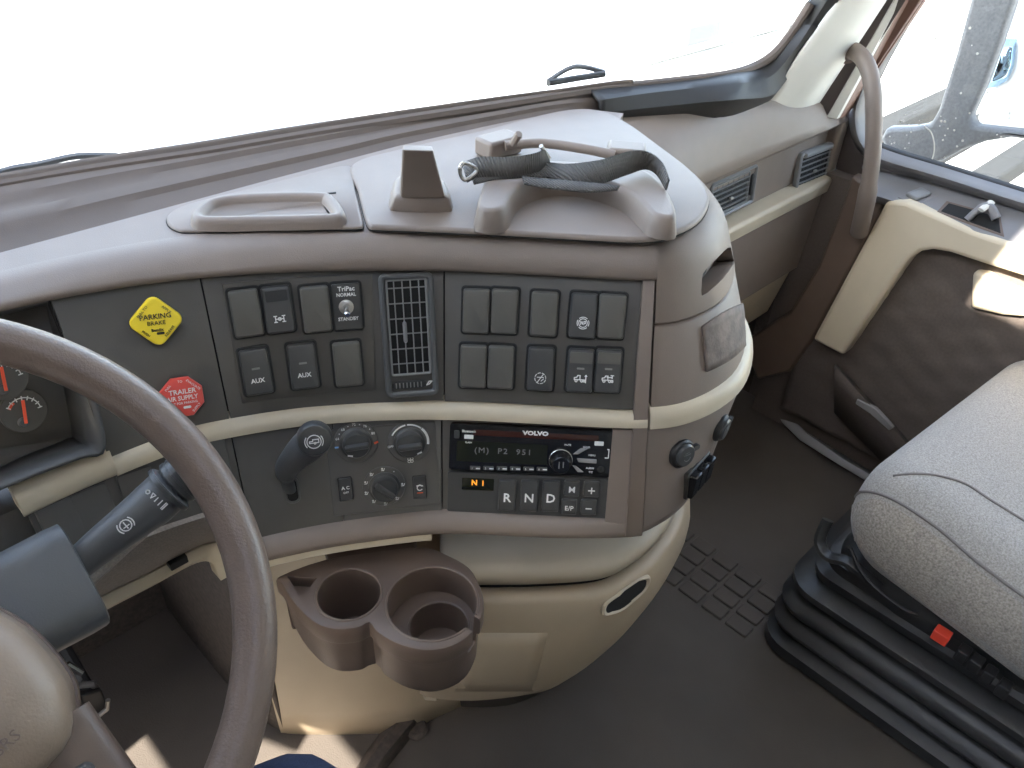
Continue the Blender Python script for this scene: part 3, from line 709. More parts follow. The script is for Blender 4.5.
# carpeted engine tunnel below the console, beige tunnel side in the driver's footwell
tun = struct('wall_tunnel', loft([[V((p.x, p.y, z)) for p in cr([V((.46, .60)), V((.52, .53)), V((.58, .49)), V((.68, .47)), V((.80, .50)), V((.86, .62))], 4)] for z in (0, .12, .30)]), 'mat_floor', solid=.004, label='black rubber-covered engine tunnel below the console', cat='wall')
struct('wall_tunnel_carpet', loft([[V((p.x, p.y, z)) for p in cr([V((.272, .702)), V((.256, .76)), V((.25, .88)), V((.25, 1.04))], 4)] for z in (0, .3, .6)]), 'carpet', solid=.004, label='dark carpeted tunnel side deep in the driver footwell', cat='wall')
tb = cr([V((.268, .706)), V((.30, .672)), V((.40, .585)), V((.47, .560)), V((.54, .540))], 5)
ts = struct('wall_tunnel_side', loft([[V((p.x + .0, p.y + dy, z)) for p in tb] for z, dy in ((.0, 0), (.06, .004), (.25, .012), (.50, .02))]), 'beige_tan', solid=.004, label='tan engine cover side behind the cup holder', cat='wall')

# ================================================================== switches, vents and instruments on the dash
M_BEZEL = mk_mesh('bezel', *rslab(.0328, .0528, .0045, [(0, -.003), (0, .0008), (.0006, .0014)]), 'bezel_black')
M_BLANK = mk_mesh('key_cap', *rslab(.0282, .0472, .0032, [(0, 0), (0, .0050), (.0014, .0072), (.0032, .0076)]), 'key_blank')
M_ROCK = mk_mesh('key_cap', *rslab(.0282, .0472, .0032, [(0, 0), (0, .0044), (.0014, .0066), (.0034, .0070)], tilt=-.085), 'key_black')
M_TOG = mk_mesh('key_cap', *rslab(.0282, .0472, .0018, [(0, 0), (0, .0030), (.0006, .0036), (.002, .0036)]), 'key_black')
def on(fr, x, y, z): return fr @ T(x, y, z)
def zt_rock(y): return .0070 - .085 * y + .0002

def icon_axle(fr, p):
    L = [[(-.0055, .003), (-.0025, .003)], [(-.0055, -.003), (-.0025, -.003)], [(-.004, .003), (-.004, -.003)], [(.0055, .003), (.0025, .003)], [(.0055, -.003), (.0025, -.003)], [(.004, .003), (.004, -.003)], [(-.004, 0), (.004, 0)], arc(0, 0, .0014, 0, 360, 10)]
    obj('icon', strokes(L, .0010), 'white_print', p, fr)
def icon_ring(fr, p, dash_=False):
    if dash_:
        L = [arc(0, 0, .0058, a, a + 30, 4) for a in range(0, 360, 45)] + [[(-.003, -.0045), (.003, .0045)], [(-.0035, .001), (.0035, .001)], [(.001, -.003), (.0035, -.0005)]]
    else:
        L = [arc(0, 0, .0045, 0, 360, 18), arc(0, 0, .0062, 50, 130, 6), arc(0, 0, .0062, 230, 310, 6), arc(0, 0, .0062, -28, 28, 5), arc(0, 0, .0062, 152, 208, 5), [(-.0024, -.0018), (-.0024, .0018), (-.0004, -.0014), (-.0004, .0016)], [(.001, -.0018), (.001, .0018), (.0028, .0018), (.0028, -.0002), (.001, -.0002)]]
    obj('icon', strokes(L, .0008), 'white_print', p, fr)
def icon_truck(fr, p, lift):
    L = [[(-.006, -.001), (-.006, .001), (-.0035, .0015), (-.0025, .0035), (0, .0035), (0, -.001), (-.006, -.001)], [(0, -.001), (.0055, -.001)], arc(-.004, -.0022, .0012, 0, 360, 8), arc(.002, -.0022, .0012, 0, 360, 8), arc(.0046, -.0022, .0010, 0, 360, 8)]
    L += [[(.0062, -.004), (.0062, .004)], [(.0052, .003), (.0062, .0042), (.0072, .003)]] if lift else [[(-.001, .002), (.004, .002)], [(.003, .0042), (.006, .0042)], [(.0045, .0042), (.0045, .001)]]
    obj('icon', strokes(L, .0011), 'white_print', p, fr)

def add_switch(panel, px, py, kind):
    fr = FM(px, py, .0014 if px > 445 else .0024)
    if kind == 'blank':
        sw_ = obj('blank_plate', M_BLANK, None, panel, fr @ T(0, 0, .0012)); obj('bezel', M_BEZEL, None, sw_, fr)
        return sw_
    if kind == 'toggle':
        sw_ = obj('toggle_switch', M_TOG, None, panel, fr @ T(0, 0, .0012)); obj('bezel', M_BEZEL, None, sw_, fr)
        text('TriPac', .0066, on(fr, .0005, .0185, .0052), 'white_print', sw_, bold=.00012)
        text('NORMAL', .0050, on(fr, 0, .0125, .0052), 'white_print', sw_, bold=.00010, sx=.95)
        text('STANDBY', .0050, on(fr, .0, -.0125, .0052), 'white_print', sw_, bold=.00010, sx=.92)
        obj('washer', lathe([(.0075, .0), (.0075, .0016), (.0055, .0026), (.0042, .0026), (.004, .005), (.004, .005)], 20), 'metal_dull', sw_, on(fr, -.001, 0, .0047))
        obj('toggle_lever', tube([V((0, 0, .004)), V((0, -.002, .010)), V((0, -.0045, .017)), V((0, -.005, .0185))], [.0022, .0022, .0034, .0024], 10), 'chrome', sw_, on(fr, -.001, 0, .0047))
        return sw_
    sw_ = obj('rocker_switch', M_ROCK, None, panel, fr @ T(0, 0, .0012)); obj('bezel', M_BEZEL, None, sw_, fr)
    tl = Matrix.Rotation(math.atan(-.085), 4, 'X')
    def fy(x, y): return fr @ T(x, y, .0012 + zt_rock(y)) @ tl
    if kind == 'aux':
        text('AUX', .0064, fy(0, -.0085), 'white_print', sw_, bold=.00012)
        obj('light_bar', rslab(.008, .002, .0006, [(0, -.0004), (0, .0002)]), 'grey_print', sw_, fy(0, .004))
    elif kind == 'axle':
        icon_axle(fy(0, -.009), sw_); obj('lamp_window', rslab(.021, .011, .001, [(0, -.0006), (0, .0004)]), 'bezel_black', sw_, fy(0, .014))
    elif kind == 'ring': icon_ring(fy(0, -.007), sw_)
    elif kind == 'dashring': icon_ring(fy(0, -.009), sw_, True)
    elif kind in ('lift', 'dump'):
        icon_truck(fy(0, -.008), sw_, kind == 'lift'); obj('lamp_window', rslab(.024, .012, .001, [(0, -.0006), (0, .0004)]), 'key_blank', sw_, fy(0, .0145))
        obj('light_bar', rslab(.008, .002, .0006, [(0, -.0004), (0, .0002)]), 'grey_print', sw_, fy(0, .003))
    return sw_

spL = thing('switch_panel', 'curved switch panel with AUX rockers and TriPac toggle left of the air vent', 'switch panel', FM(296, 335))
rows = []
for f in [k / 6 for k in range(7)]:      # raised plate that follows the curve of the fascia
    rows.append([FM(a + (b - a) * f, c + (d - c) * f, .0012).translation for a, b, c, d in [(222 + 150 * k / 14, 242 + 133 * k / 14, 284 - 11 * (k / 14) ** .7, 403 - 14 * (k / 14) ** .8) for k in range(15)]])
obj('panel_plate', loft(rows), 'charcoal', spL, solid=.0026, bevel=.0006)
for px, py, kd in ((246, 312, 'blank'), (278, 308, 'axle'), (316, 308, 'blank'), (347, 305.5, 'toggle'), (256, 370, 'aux'), (303, 364.5, 'aux'), (347.5, 362.5, 'blank')):
    add_switch(spL, px, py, kd)
spR = thing('switch_panel', 'ten-key switch panel with white truck icons right of the air vent', 'switch panel', FM(545, 340))
for px, py, kd in ((476.5, 310, 'blank'), (504.5, 310.5, 'blank'), (544, 313, 'blank'), (583, 314.5, 'ring'), (611, 315.5, 'blank'),
                   (473.5, 365, 'blank'), (501, 366, 'blank'), (540.5, 367.5, 'dashring'), (580, 369, 'lift'), (607.5, 369.5, 'dump')):
    add_switch(spR, px, py, kd)

# ---- air vents
def air_vent(label, fr, w, h, vertical=True):
    t = thing('air_vent', label, 'air vent', fr, 'dash air vents')
    gh = h - .030 if vertical else h - .014; gw = w - .014 if vertical else w - .028
    gy = .009 if vertical else 0.0; gx = 0.0 if vertical else -.008
    obj('outer_frame', rring(w, h, .008, .0065 if vertical else .0055, -.004, .0065, 5, .002), 'blue_grey' if vertical else 'vent_grey', t, fr)
    obj('inner_plate', rslab(w - .01, h - .01, .006, [(0, -.003), (0, .0012)]), 'charcoal', t, fr)
    obj('grille_frame', rring(gw, gh, .003, .0022, .0, .0048, 3, .0006), 'vent_grey', t, on(fr, gx, gy, 0))
    obj('duct', rslab(gw - .003, gh - .003, .002, [(0, -.001), (0, .0016)]), 'seam', t, on(fr, gx, gy, 0))
    if vertical:
        ms = mk_mesh('slat', *box(-.00055, .00055, -gh / 2 + .001, gh / 2 - .001, 0, .0042), 'vent_grey', False)
        for k in range(4): obj('slat', ms, None, t, on(fr, gx - gw / 2 + gw * (k + 1) / 5, gy, .0006))
        mh = mk_mesh('cross_slat', *box(-gw / 2 + .002, gw / 2 - .002, -.0006, .0006, 0, .0022), 'vent_grey', False)
        for k in range(6): obj('cross_slat', mh, None, t, on(fr, gx, gy - gh / 2 + gh * (k + .8) / 6.4, .0006))
        obj('slat_tab', rslab(.004, .022, .0018, [(0, 0), (0, .0035), (.001, .005)]), 'vent_grey', t, on(fr, gx - gw * .1, gy - gh * .04, .0035))
        obj('thumb_wheel', rslab(.036, .0085, .004, [(0, 0), (0, .002), (.001, .003)]), 'bezel_black', t, on(fr, -.003, -h / 2 + .0135, .0012))
        mr = mk_mesh('wheel_rib', *box(-.0006, .0006, -.0028, .0028, 0, .0012), 'grey_print', False)
        for k in range(8): obj('wheel_rib', mr, None, t, on(fr, -.017 + k * .0038, -h / 2 + .0135, .0038))
        obj('flap_icon', strokes([[(-.003, -.002), (.0, .002), (.003, .002)], [(-.003, -.002), (0, -.001), (.003, .002)]], .0012), 'white_print', t, on(fr, w / 2 - .010, -h / 2 + .0135, .0022))
    else:
        ms = mk_mesh('slat', *box(-gw / 2 + .001, gw / 2 - .001, -.0006, .0006, 0, .0052), 'vent_grey', False)
        for k in range(5): obj('slat', ms, None, t, on(fr, gx, -gh / 2 + gh * (k + 1) / 6, .0006))
        mv = mk_mesh('cross_slat', *box(-.0006, .0006, -gh / 2 + .001, gh / 2 - .001, 0, .002), 'vent_dark', False)
        for k in range(6): obj('cross_slat', mv, None, t, on(fr, gx - gw / 2 + gw * (k + 1) / 7, 0, .0006))
        obj('slat_tab', rslab(.010, .0045, .0015, [(0, 0), (0, .003), (.001, .004)]), 'metal_dull', t, on(fr, gx, -gh * .1, .005))
        obj('thumb_wheel', rslab(.0075, h * .55, .003, [(0, 0), (0, .003), (.001, .004)]), 'bezel_black', t, on(fr, w / 2 - .011, 0, .001))
    return t
sx_, sy_ = fsize(410, 335)
air_vent('tall air vent with vertical slats set between the two switch panels', FM(409, 335, .0015), 54 * sx_, 124 * sy_, True)
def pv(px, py, y, yaw=0.0):
    p = at(px, py, y=y); n = V((math.sin(yaw) * -1, -math.cos(yaw), .10)).normalized(); x = V((0, 0, 1)).cross(n).normalized()
    return basis(p, x, n.cross(x), n)
air_vent('wide air vent nearest the console on the passenger dash', pv(731, 193, .662), .142, .070, False)
v2 = air_vent('wide air vent beside the passenger door, tilted out of the dash', pv(815, 166, .652, .06), .128, .076, False)
obj('vent_hood', rslab(.094, .012, .003, [(0, 0), (.001, .007), (.003, .009)]), 'vent_grey', v2, WM[v2.name] @ T(-.008, .033, .002))

# ---- parking brake and trailer valves
vy = thing('parking_brake_knob', 'yellow diamond parking brake knob on the dash', 'knob', FM(154, 318))
fr = FM(155, 319) @ Matrix.Rotation(math.radians(-5), 4, 'Z') @ Matrix.Scale(.78, 4) @ Matrix.Rotation(math.radians(45), 4, 'Z')
obj('knob_face', rslab(.0475, .0475, .010, [(0, .012), (.0, .016), (.001, .018), (.003, .0186), (.004, .0186)], 6), 'yellow', vy, fr)
obj('knob_stem', lathe([(.010, 0), (.010, .013)], 16), 'bezel_black', vy, fr)
f0 = FM(155, 319, .0148) @ Matrix.Rotation(math.radians(-5), 4, 'Z') @ Matrix.Scale(.78, 4)
text('PARKING', .0088, f0 @ T(0, .006), 'black_print', vy, bold=.0001, sx=.98)
text('BRAKE', .0072, f0 @ T(0, -.002), 'black_print', vy, sx=.98)
text('Bendix', .0050, f0 @ T(0, -.0105), 'black_print', vy, bold=.0001)
obj('emblem', rslab(.009, .003, .0014, [(0, -.0003), (0, .0003)]), 'black_print', vy, f0 @ T(.003, -.0148))
for s, x, y, a in (('PULL TO', -.0135, .0135, 45), ('APPLY', .0135, .0135, -45), ('PUSH', -.0135, -.0135, -45), ('RELEASE', .0135, -.0135, 45)):
    text(s, .0044, f0 @ T(x, y, 0, math.radians(a)), 'black_print', vy)
vr = thing('trailer_supply_knob', 'red octagonal trailer air supply knob beside the steering wheel rim', 'knob', FM(180, 394))
fr = FM(181, 394) @ Matrix.Rotation(math.radians(-5), 4, 'Z') @ Matrix.Scale(.80, 4)
oc = [(.0265 * math.cos(math.radians(22.5 + 45 * k)), .0265 * math.sin(math.radians(22.5 + 45 * k))) for k in range(8)]
obj('knob_face', oslab(oc, [(0, .012), (0, .016), (.0008, .018), (.003, .0186)]), 'red', vr, fr)
obj('knob_stem', lathe([(.010, 0), (.010, .013)], 16), 'bezel_black', vr, fr)
f0 = FM(181, 394, .0151) @ Matrix.Rotation(math.radians(-5), 4, 'Z') @ Matrix.Scale(.80, 4)
text('TRAILER', .0084, f0 @ T(.001, .0075), 'white_print', vr, bold=.00012)
text('AIR SUPPLY', .0078, f0 @ T(0, -.0005), 'white_print', vr, bold=.00012, sx=.9)
text('NOT FOR PARKING', .0040, f0 @ T(0, -.0068), 'white_print', vr, sx=.95)
obj('emblem', rslab(.009, .003, .0014, [(0, -.0003), (0, .0003)]), 'white_print', vr, f0 @ T(.004, -.0125))
for s, a in (('PULL', 135), ('TO', 90), ('EVACUATE', 45), ('SUPPLY', -45)):
    r = math.radians(a); text(s, .0040, f0 @ T(.0205 * math.cos(r), .0205 * math.sin(r), 0, r - PI / 2 if a > -10 else r + PI / 2), 'white_print', vr)

# ---- instrument cluster seen past the wheel rim
ic = thing('instrument_cluster', 'recessed instrument cluster with small red-needle gauges behind the wheel', 'instruments', fp(0, -.04, .66))
R1 = cr([V((-.36, .79, .775))] + [at(a, b, y=y_) for a, b, y_ in ((-120, 345, .80), (-40, 325, .795), (20, 309, .79), (46, 304, .785), (52, 320, .775), (62, 370, .75), (74, 432, .735), (66, 441, .735), (20, 460, .735), (-60, 500, .735), (-140, 540, .735))] + [V((-.36, .735, .665))], 4)
R2 = cr([V((-.40, .74, .785))] + [at(a, b, y=y_) for a, b, y_ in ((-120, 335, .75), (-40, 315, .745), (30, 300, .735), (66, 297, .735), (76, 320, .725), (90, 380, .705), (104, 447, .676), (80, 457, .676), (20, 480, .676), (-60, 514, .676), (-140, 555, .676))] + [V((-.40, .676, .655))], 4)
obj('bezel_wall', loft([R2, R1]), 'blue_grey', ic, solid=.004)
bk = R1
cc_ = V((-.12, .775, .71))
obj('dial_plate', loft([[p + V((0, .002, 0)) for p in R1], [p.lerp(cc_, .5) + V((0, .004, 0)) for p in R1], [cc_ + V((0, .004, 0))] * len(R1)]), 'charcoal', ic, smooth=False)
def gauge(px, py, y, ang):
    p = at(px, py, y=y); n = V((.10, -.93, .34)).normalized(); x = V((0, 0, 1)).cross(n).normalized(); f = basis(p, x, n.cross(x), n) @ Matrix.Rotation(math.radians(-24), 4, 'Z') @ Matrix.Scale(.85, 4)
    g = obj('gauge', lathe([(.024, -.004), (.024, .0), (.023, .001)], 28), 'charcoal', ic, f)
    L = [arc(0, -.002, .017, 20, 160, 14)] + [[(.0145 * math.cos(math.radians(a)), -.002 + .0145 * math.sin(math.radians(a))), (.0185 * math.cos(math.radians(a)), -.002 + .0185 * math.sin(math.radians(a)))] for a in range(20, 161, 20)]
    obj('scale', strokes(L, .0011, .0014), 'white_print', g, f)
    obj('red_zone', strokes([arc(0, -.002, .0155, 135, 160, 5)], .003, .0014), 'needle', g, f)
    r = math.radians(ang)
    obj('needle', strokes([[(.0, -.012), (.024 * math.cos(r), -.012 + .024 * math.sin(r))]], .0034, .0062), 'needle', g, f)
    obj('needle_hub', lathe([(.0055, .001), (.0055, .004), (.004, .0055), (.004, .0055)], 16), 'blue_grey', g, f @ T(-.0015, -.012))
gauge(24, 411, .728, 97); gauge(4, 378, .735, 100); gauge(-34, 430, .728, 80)

# ---- lower switch blanks beside the column
M_LOW = mk_mesh('blank_plate', *rslab(.0330, .0480, .003, [(0, 0), (0, .0018), (.001, .0028), (.003, .0030)]), 'charcoal_light')
lowp = thing('switch_panel', 'row of plain blanking plates under the beige strip behind the stalk', 'switch panel', FM(110, 510))
for px, py in ((62, 524), (96, 510), (140, 492), (212, 462)):
    bq = obj('blank_plate', M_LOW, None, lowp, FM(px, py, .0004))

# ---- trailer brake lever
lv = thing('trailer_brake_lever', 'black trailer brake hand lever with white truck symbol on its head', 'lever', FM(300, 470))
fl = FM(300, 470)
def lp3(px, py, h): return FMo(px, py, h).translation
obj('lever_slot', rslab(.012, .026, .0055, [(0, -.001), (0, .0012), (.0008, .0016)]), 'seam', lv, FM(292, 490))
obj('slot_lip', rring(.016, .030, .007, .0025, -.001, .0030, 5), 'charcoal_light', lv, FM(292, 490))
ppath = cr([lp3(290, 490, .0), lp3(287, 478, .018), lp3(287, 468, .030), lp3(297, 456, .044), lp3(308, 446, .053), lp3(316, 438, .058), lp3(322, 432, .058)], 5)
nn2 = len(ppath)
def lrad(t): return .0065 if t < .18 else (.0095 + (.0175 - .0095) * min(1, (t - .18) / .45) if t < .8 else .0175 - .004 * (t - .8) / .2)
obj('lever_arm', tube(ppath, [lrad(k / (nn2 - 1)) for k in range(nn2)], 16, .8), 'blue_grey', lv, ang=80)
hf = FMo(315, 441, .0705)
obj('lever_cap', lathe([(.0175, -.012), (.0175, -.004), (.0155, -.0008), (.012, .0), (.0, .0002)], 24), 'key_black', lv, hf)
obj('icon', strokes([arc(0, 0, .0068, 0, 360, 22), arc(0, 0, .0088, 35, -35, 8), arc(0, 0, .0088, 145, 215, 8), [(-.0045, -.0012), (-.0045, .0005), (-.0012, .0005), (-.0012, .0022), (.0045, .0022), (.0045, -.0012), (.002, -.0012)], [(-.0045, -.0012), (-.0005, -.0012)], arc(.0008, -.0016, .0009, 0, 360, 6)], .0009), 'white_print', lv, hf @ T(-.001, -.0005, .0006))
obj('shaft', tube([lp3(287, 470, .020), lp3(284, 474, .022), lp3(291, 468, .026), lp3(306, 463, .030)], [.004, .006, .006, .004], 10), 'taupe', lv)

# ---- climate control unit
cl = thing('climate_control', 'climate control unit with three round knobs and two buttons', 'climate control', FM(384, 468))
s1, s2_ = fsize(384, 468)
fr = FM(384, 468)
obj('face_plate', rslab(109 * s1, 85 * s2_, .003, [(0, -.002), (0, .0016), (.001, .0026)]), 'charcoal_light', cl, fr)
def knob(px, py, bar_ang, marks, R=.0235):
    f = FM(px, py, .0026)
    k = obj('control_knob', lathe([(.0175, 0), (.0175, .004), (.0150, .0060), (.0142, .0120), (.0130, .0138), (.0, .0140)], 32), 'key_black', cl, f)
    obj('dial_ring', lathe([(R, -.001), (R, .0012), (R - .001, .0022), (.017, .0022), (.0165, .0015)], 36), 'charcoal_light', k, f)
    a = math.radians(bar_ang); fb = f @ Matrix.Rotation(a, 4, 'Z')
    obj('grip', rslab(.026, .0062, .0025, [(0, .012), (.0004, .019), (.0014, .0205)]), 'key_black', k, fb)
    return k, f
k, f = knob(356, 441, 3, None)
for a, s in ((162, '64'), (128, '68'), (92, '72'), (58, '76'), (24, '80')):
    r = math.radians(a); text(s, .0040, f @ T(.0205 * math.cos(r), .0205 * math.sin(r), .0025), 'white_print', k)
for a in (145, 110, 75, 41):
    r = math.radians(a); obj('dot', lathe([(.0006, 0), (.0006, .0004)], 8), 'white_print', k, f @ T(.0205 * math.cos(r), .0205 * math.sin(r), .0022))
obj('warm_mark', strokes([[(.0195, -.003), (.0225, -.002)]], .0022, .0025), 'red_print', k, f)
obj('cold_mark', strokes([[(-.0225, -.003), (-.0195, -.003)]], .0018, .0025), 'blue_print', k, f)
obj('pointer', strokes([[(-.010, -.0095), (-.0055, -.0105)]], .0016, .0142), 'white_print', k, f)
k, f = knob(409, 441, 3, None)
obj('fan_scale', strokes([arc(0, 0, .0205, 150, 100, 8), arc(0, 0, .0205, 92, 50, 8)], .0014, .0025), 'white_print', k, f)
obj('fan_scale', strokes([arc(0, 0, .0205, 44, -8, 8)], .0026, .0025), 'white_print', k, f)
obj('fan_icon', strokes([arc(.0015, .0015, .0015, 0, 360, 8), arc(-.0015, -.0015, .0015, 0, 360, 8), arc(-.0015, .0015, .0015, 0, 360, 8), arc(.0015, -.0015, .0015, 0, 360, 8)], .0006, .0025), 'white_print', k, f @ T(0, -.0205, 0))
text('OFF', .0038, f @ T(-.0205, -.003, .0025), 'white_print', k)
obj('pointer', strokes([[(.0075, -.0095), (.0115, -.0080)]], .0016, .0142), 'white_print', k, f)
k, f = knob(384, 485, -42, None)
for a in (195, 160, 128, 90, 55, 0, -50, -90, 232):
    r = math.radians(a)
    if a == 55: obj('dot', lathe([(.0006, 0), (.0006, .0004)], 8), 'white_print', k, f @ T(.0205 * math.cos(r), .0205 * math.sin(r), .0022)); continue
    obj('mode_icon', strokes([arc(-.0008, .0010, .0008, 0, 360, 6), [(-.0018, -.0012), (.0008, -.0012), (.0018, .0012)]], .0006, .0025), 'white_print', k, f @ T(.0205 * math.cos(r), .0205 * math.sin(r), 0))
obj('pointer', strokes([[(-.0060, .0020), (-.0020, -.0035)]], .0016, .0142), 'white_print', k, f @ T(-.002, .003))
for px, py, kd in ((345.5, 488, 'ac'), (419.5, 486, 'rc')):
    f = FM(px, py, .0024)
    b = obj('push_button', rslab(.0135, .0265, .0012, [(0, 0), (0, .0018), (.0006, .0026)]), 'key_black', cl, f)
    obj('button_gap', rslab(.0150, .0280, .0016, [(0, -.001), (0, .0004)]), 'seam', b, f)
    if kd == 'ac':
        text('A C', .0052, f @ T(0, .002, .0028), 'white_print', b, bold=.0001); text('OFF', .0034, f @ T(0, -.0035, .0028), 'white_print', b)
    else:
        obj('icon', strokes([arc(0, 0, .003, 40, 320, 10), [(-.0035, .0025), (0, .0035), (.0035, .002)]], .0009, .0028), 'white_print', b, f)
        obj('lamp', strokes([[(-.003, -.006), (.003, -.006)]], .001, .0028), 'red_print', b, f)

# ---- radio
ra = thing('car_radio', 'black car radio with round knob above the gear keypad', 'radio', FM(533, 448))
fr = FM(533.5, 449.5, .001)
sx1, sy1 = fsize(533.5, 449.5); rw, rh = 168 * sx1, 47 * sy1; kx, ky = rw / .178, rh / .0525
W = lambda px, py, z=0.0: fr @ T((px - 533.5) * sx1, -(py - 449.5 - (px - 533.5) * .032) * sy1, z)
obj('face', rslab(rw, rh, .004, [(0, -.006), (0, .002), (.001, .0030), (.003, .0032)]), 'radio_black', ra, fr)
obj('disc_slot', rslab(.132 * kx, .0065, .0015, [(0, 0), (0, .0036), (.0005, .0038)]), 'radio_slot', ra, W(535, 434))
obj('display_window', rslab(.096 * kx, .024, .001, [(0, 0), (0, .0034)]), 'display', ra, W(502, 452))
text('VOLVO', .0062, W(534.5, 432, .0041), 'white_print', ra, bold=.0003, sx=1.35)
text('Bluetooth', .0038, W(468.5, 431, .0036), 'white_print', ra, bold=.00006)
obj('badge', rslab(.010, .0045, .0006, [(0, 0), (0, .0036)]), 'white_print', ra, W(468.5, 436.5))
text('FLASH', .0026, W(468.5, 442, .0036), 'white_print', ra)
text('(M)  P2  951', .0090, W(503, 450.5, .0036), 'grey_print', ra, sx=1.1, spacing=1.25)
mb = mk_mesh('preset_button', *rslab(.0115, .0044, .001, [(0, 0), (0, .0012), (.0005, .0018)]), 'key_black')
for k in range(6):
    px = 476 + 13.4 * k
    b = obj('preset_button', mb, None, ra, W(px, 467.5, .003))
    text('%d' % (k + 1), .0032, W(px - 3, 467.5, .0050), 'white_print', b); obj('mark', strokes([[(-.001, 0), (.0028, 0)]], .0014), 'white_print', b, W(px + 2, 467.5, .0050))
kn = obj('volume_knob', lathe([(.0125, 0), (.0125, .004), (.0112, .007), (.0105, .0155), (.0090, .0172), (.0, .0175)], 32), 'radio_black', ra, W(561, 458, .003))
obj('knob_ring', lathe([(.0132, 0), (.0132, .0022), (.0122, .0030), (.0120, .0022)], 32), 'chrome', kn, W(561, 458, .003))
obj('mark', strokes([[(-.0025, .004), (-.0025, -.003)], [(.002, .004), (.002, -.002)]], .0011, .0178), 'grey_print', kn, W(561, 458, .003))
for x0, y0, pts in ((580, 448, [(573, 452), (580, 446), (588, 446), (578, 452)]), (585, 458, [(577, 456), (597, 457), (597, 461), (579, 460)]), (579, 467, [(573, 463), (577, 464), (585, 470), (579, 470)])):
    obj('control_button', prism([(W(a, b).inverted() @ W(0, 0)).translation * 0 + (fr.inverted() @ W(a, b)).translation for a, b in pts], V((0, 0, .0045))), 'plate_grey', ra, fr, bevel=.0006)
obj('source_button', rslab(.0100, .0045, .0006, [(0, 0), (0, .0044)]), 'white_print', ra, W(598, 441))
for s, a, b in (('MUTE', 567, 443), ('BAND', 586, 445), ('MENU', 592, 453), ('AUDIO', 591, 466), ('T/C', 592, 470)):
    text(s, .0028, W(a, b, .0036), 'white_print', ra)
obj('usb_cover', strokes([[(.000, .006), (.0016, .006), (.0016, -.004), (-.002, -.004)]], .0010, .0036), 'white_print', ra, W(607, 452))
obj('aux_socket', lathe([(.004, 0), (.004, .0038), (.0025, .0042), (.0022, .0034)], 20), 'bezel_black', ra, W(602, 467))
obj('release_button', rslab(.006, .009, .0015, [(0, 0), (0, .0044)]), 'key_black', ra, W(456.5, 434))

# ---- gear selector keypad
gs = thing('gear_selector', 'push-button gear selector with R N D keys below the radio', 'gear selector', FM(530, 494))
fr = FM(530, 494.5, 0)
sx1, sy1 = fsize(530, 494.5)
G = lambda px, py, z=0.0: fr @ T((px - 530) * sx1, -(py - 494.5 - (px - 530) * .032) * sy1, z)
obj('face', rslab(165 * sx1, 40 * sy1, .0025, [(0, -.004), (0, .0018), (.0008, .0028)]), 'key_black', gs, fr)
obj('display', rslab(.036, .0145, .0012, [(0, 0), (0, .0030), (.0006, .0032)]), 'display', gs, G(477.5, 484))
text('N', .0088, G(474, 482.5, .0034), 'orange_lit', gs, bold=.0002); text('1', .0088, G(482.5, 483, .0034), 'orange_lit', gs, bold=.0002)
mg = mk_mesh('gear_key', *rslab(.0195, .0375, .0018, [(0, 0), (0, .0028), (.001, .0042), (.0025, .0045)]), 'key_black')
for s, px in (('R', 507), ('N', 529), ('D', 550.5)):
    b = obj('gear_key', mg, None, gs, G(px, 494, .0024)); text(s, .0145, G(px, 496, .0071), 'white_print', b, bold=.00025)
mh_ = mk_mesh('small_key', *rslab(.0175, .0185, .0016, [(0, 0), (0, .0028), (.001, .0040), (.0025, .0042)]), 'key_black')
for s, px, py, sz in (('M', 571, 487, .0105), ('E/P', 569.5, 505.5, .0078), ('+', 590.5, 487.5, .0145), ('-', 589, 505.5, .018)):
    b = obj('small_key', mh_, None, gs, G(px, py - 1, .0024))
    if s == '-': obj('lettering', strokes([[(-.0030, 0), (.0030, 0)]], .0014), 'white_print', b, G(px, py, .0068))
    elif s == '+': obj('lettering', strokes([[(-.0034, 0), (.0034, 0)], [(0, -.0034), (0, .0034)]], .0014), 'white_print', b, G(px, py, .0068))
    else: text(s, sz, G(px, py, .0068), 'white_print', b, bold=.00005)

# ---- power sockets and small switch pair on the console end
for px, py, lab in ((679, 452, 'round black power socket with flip cap, nearer the radio'), (717, 426, 'round black power socket with flip cap, at the far edge of the console end')):
    f = FM(px, py, .004)
    t = thing('power_socket', lab, 'power socket', f, 'power sockets on the console end')
    obj('socket_ring', lathe([(.0175, -.006), (.0175, .002), (.0155, .0045), (.0135, .0040)], 28), 'bezel_black', t, f)
    c = obj('flip_cap', lathe([(.0140, .001), (.0140, .0065), (.0120, .0085), (.0, .0088)], 28), 'key_black', t, f)
    obj('cap_tab', rslab(.010, .006, .002, [(0, .003), (0, .0075)]), 'key_black', c, f @ T(.0165, .004, 0))
    obj('emblem', strokes([arc(0, -.001, .005, 200, 340, 8), [(-.005, .002), (.005, .002)], [(-.003, .0045), (.003, .0045)]], .0009, .0090), 'grey_print', c, f)
es = thing('rocker_pair', 'glossy black rocker pair low on the rounded console end', 'switch', FM(694, 476))
f = FM(694, 474, .003)
obj('bezel', rslab(.056, .040, .004, [(0, -.012), (0, .002), (.001, .003)]), 'bezel_black', es, f)
for k in (-1, 0, 1):
    obj('rocker', rslab(.016, .034, .002, [(0, 0), (0, .006), (.001, .008)], tilt=.12), 'radio_black', es, f @ T(k * .0175, 0, .002))

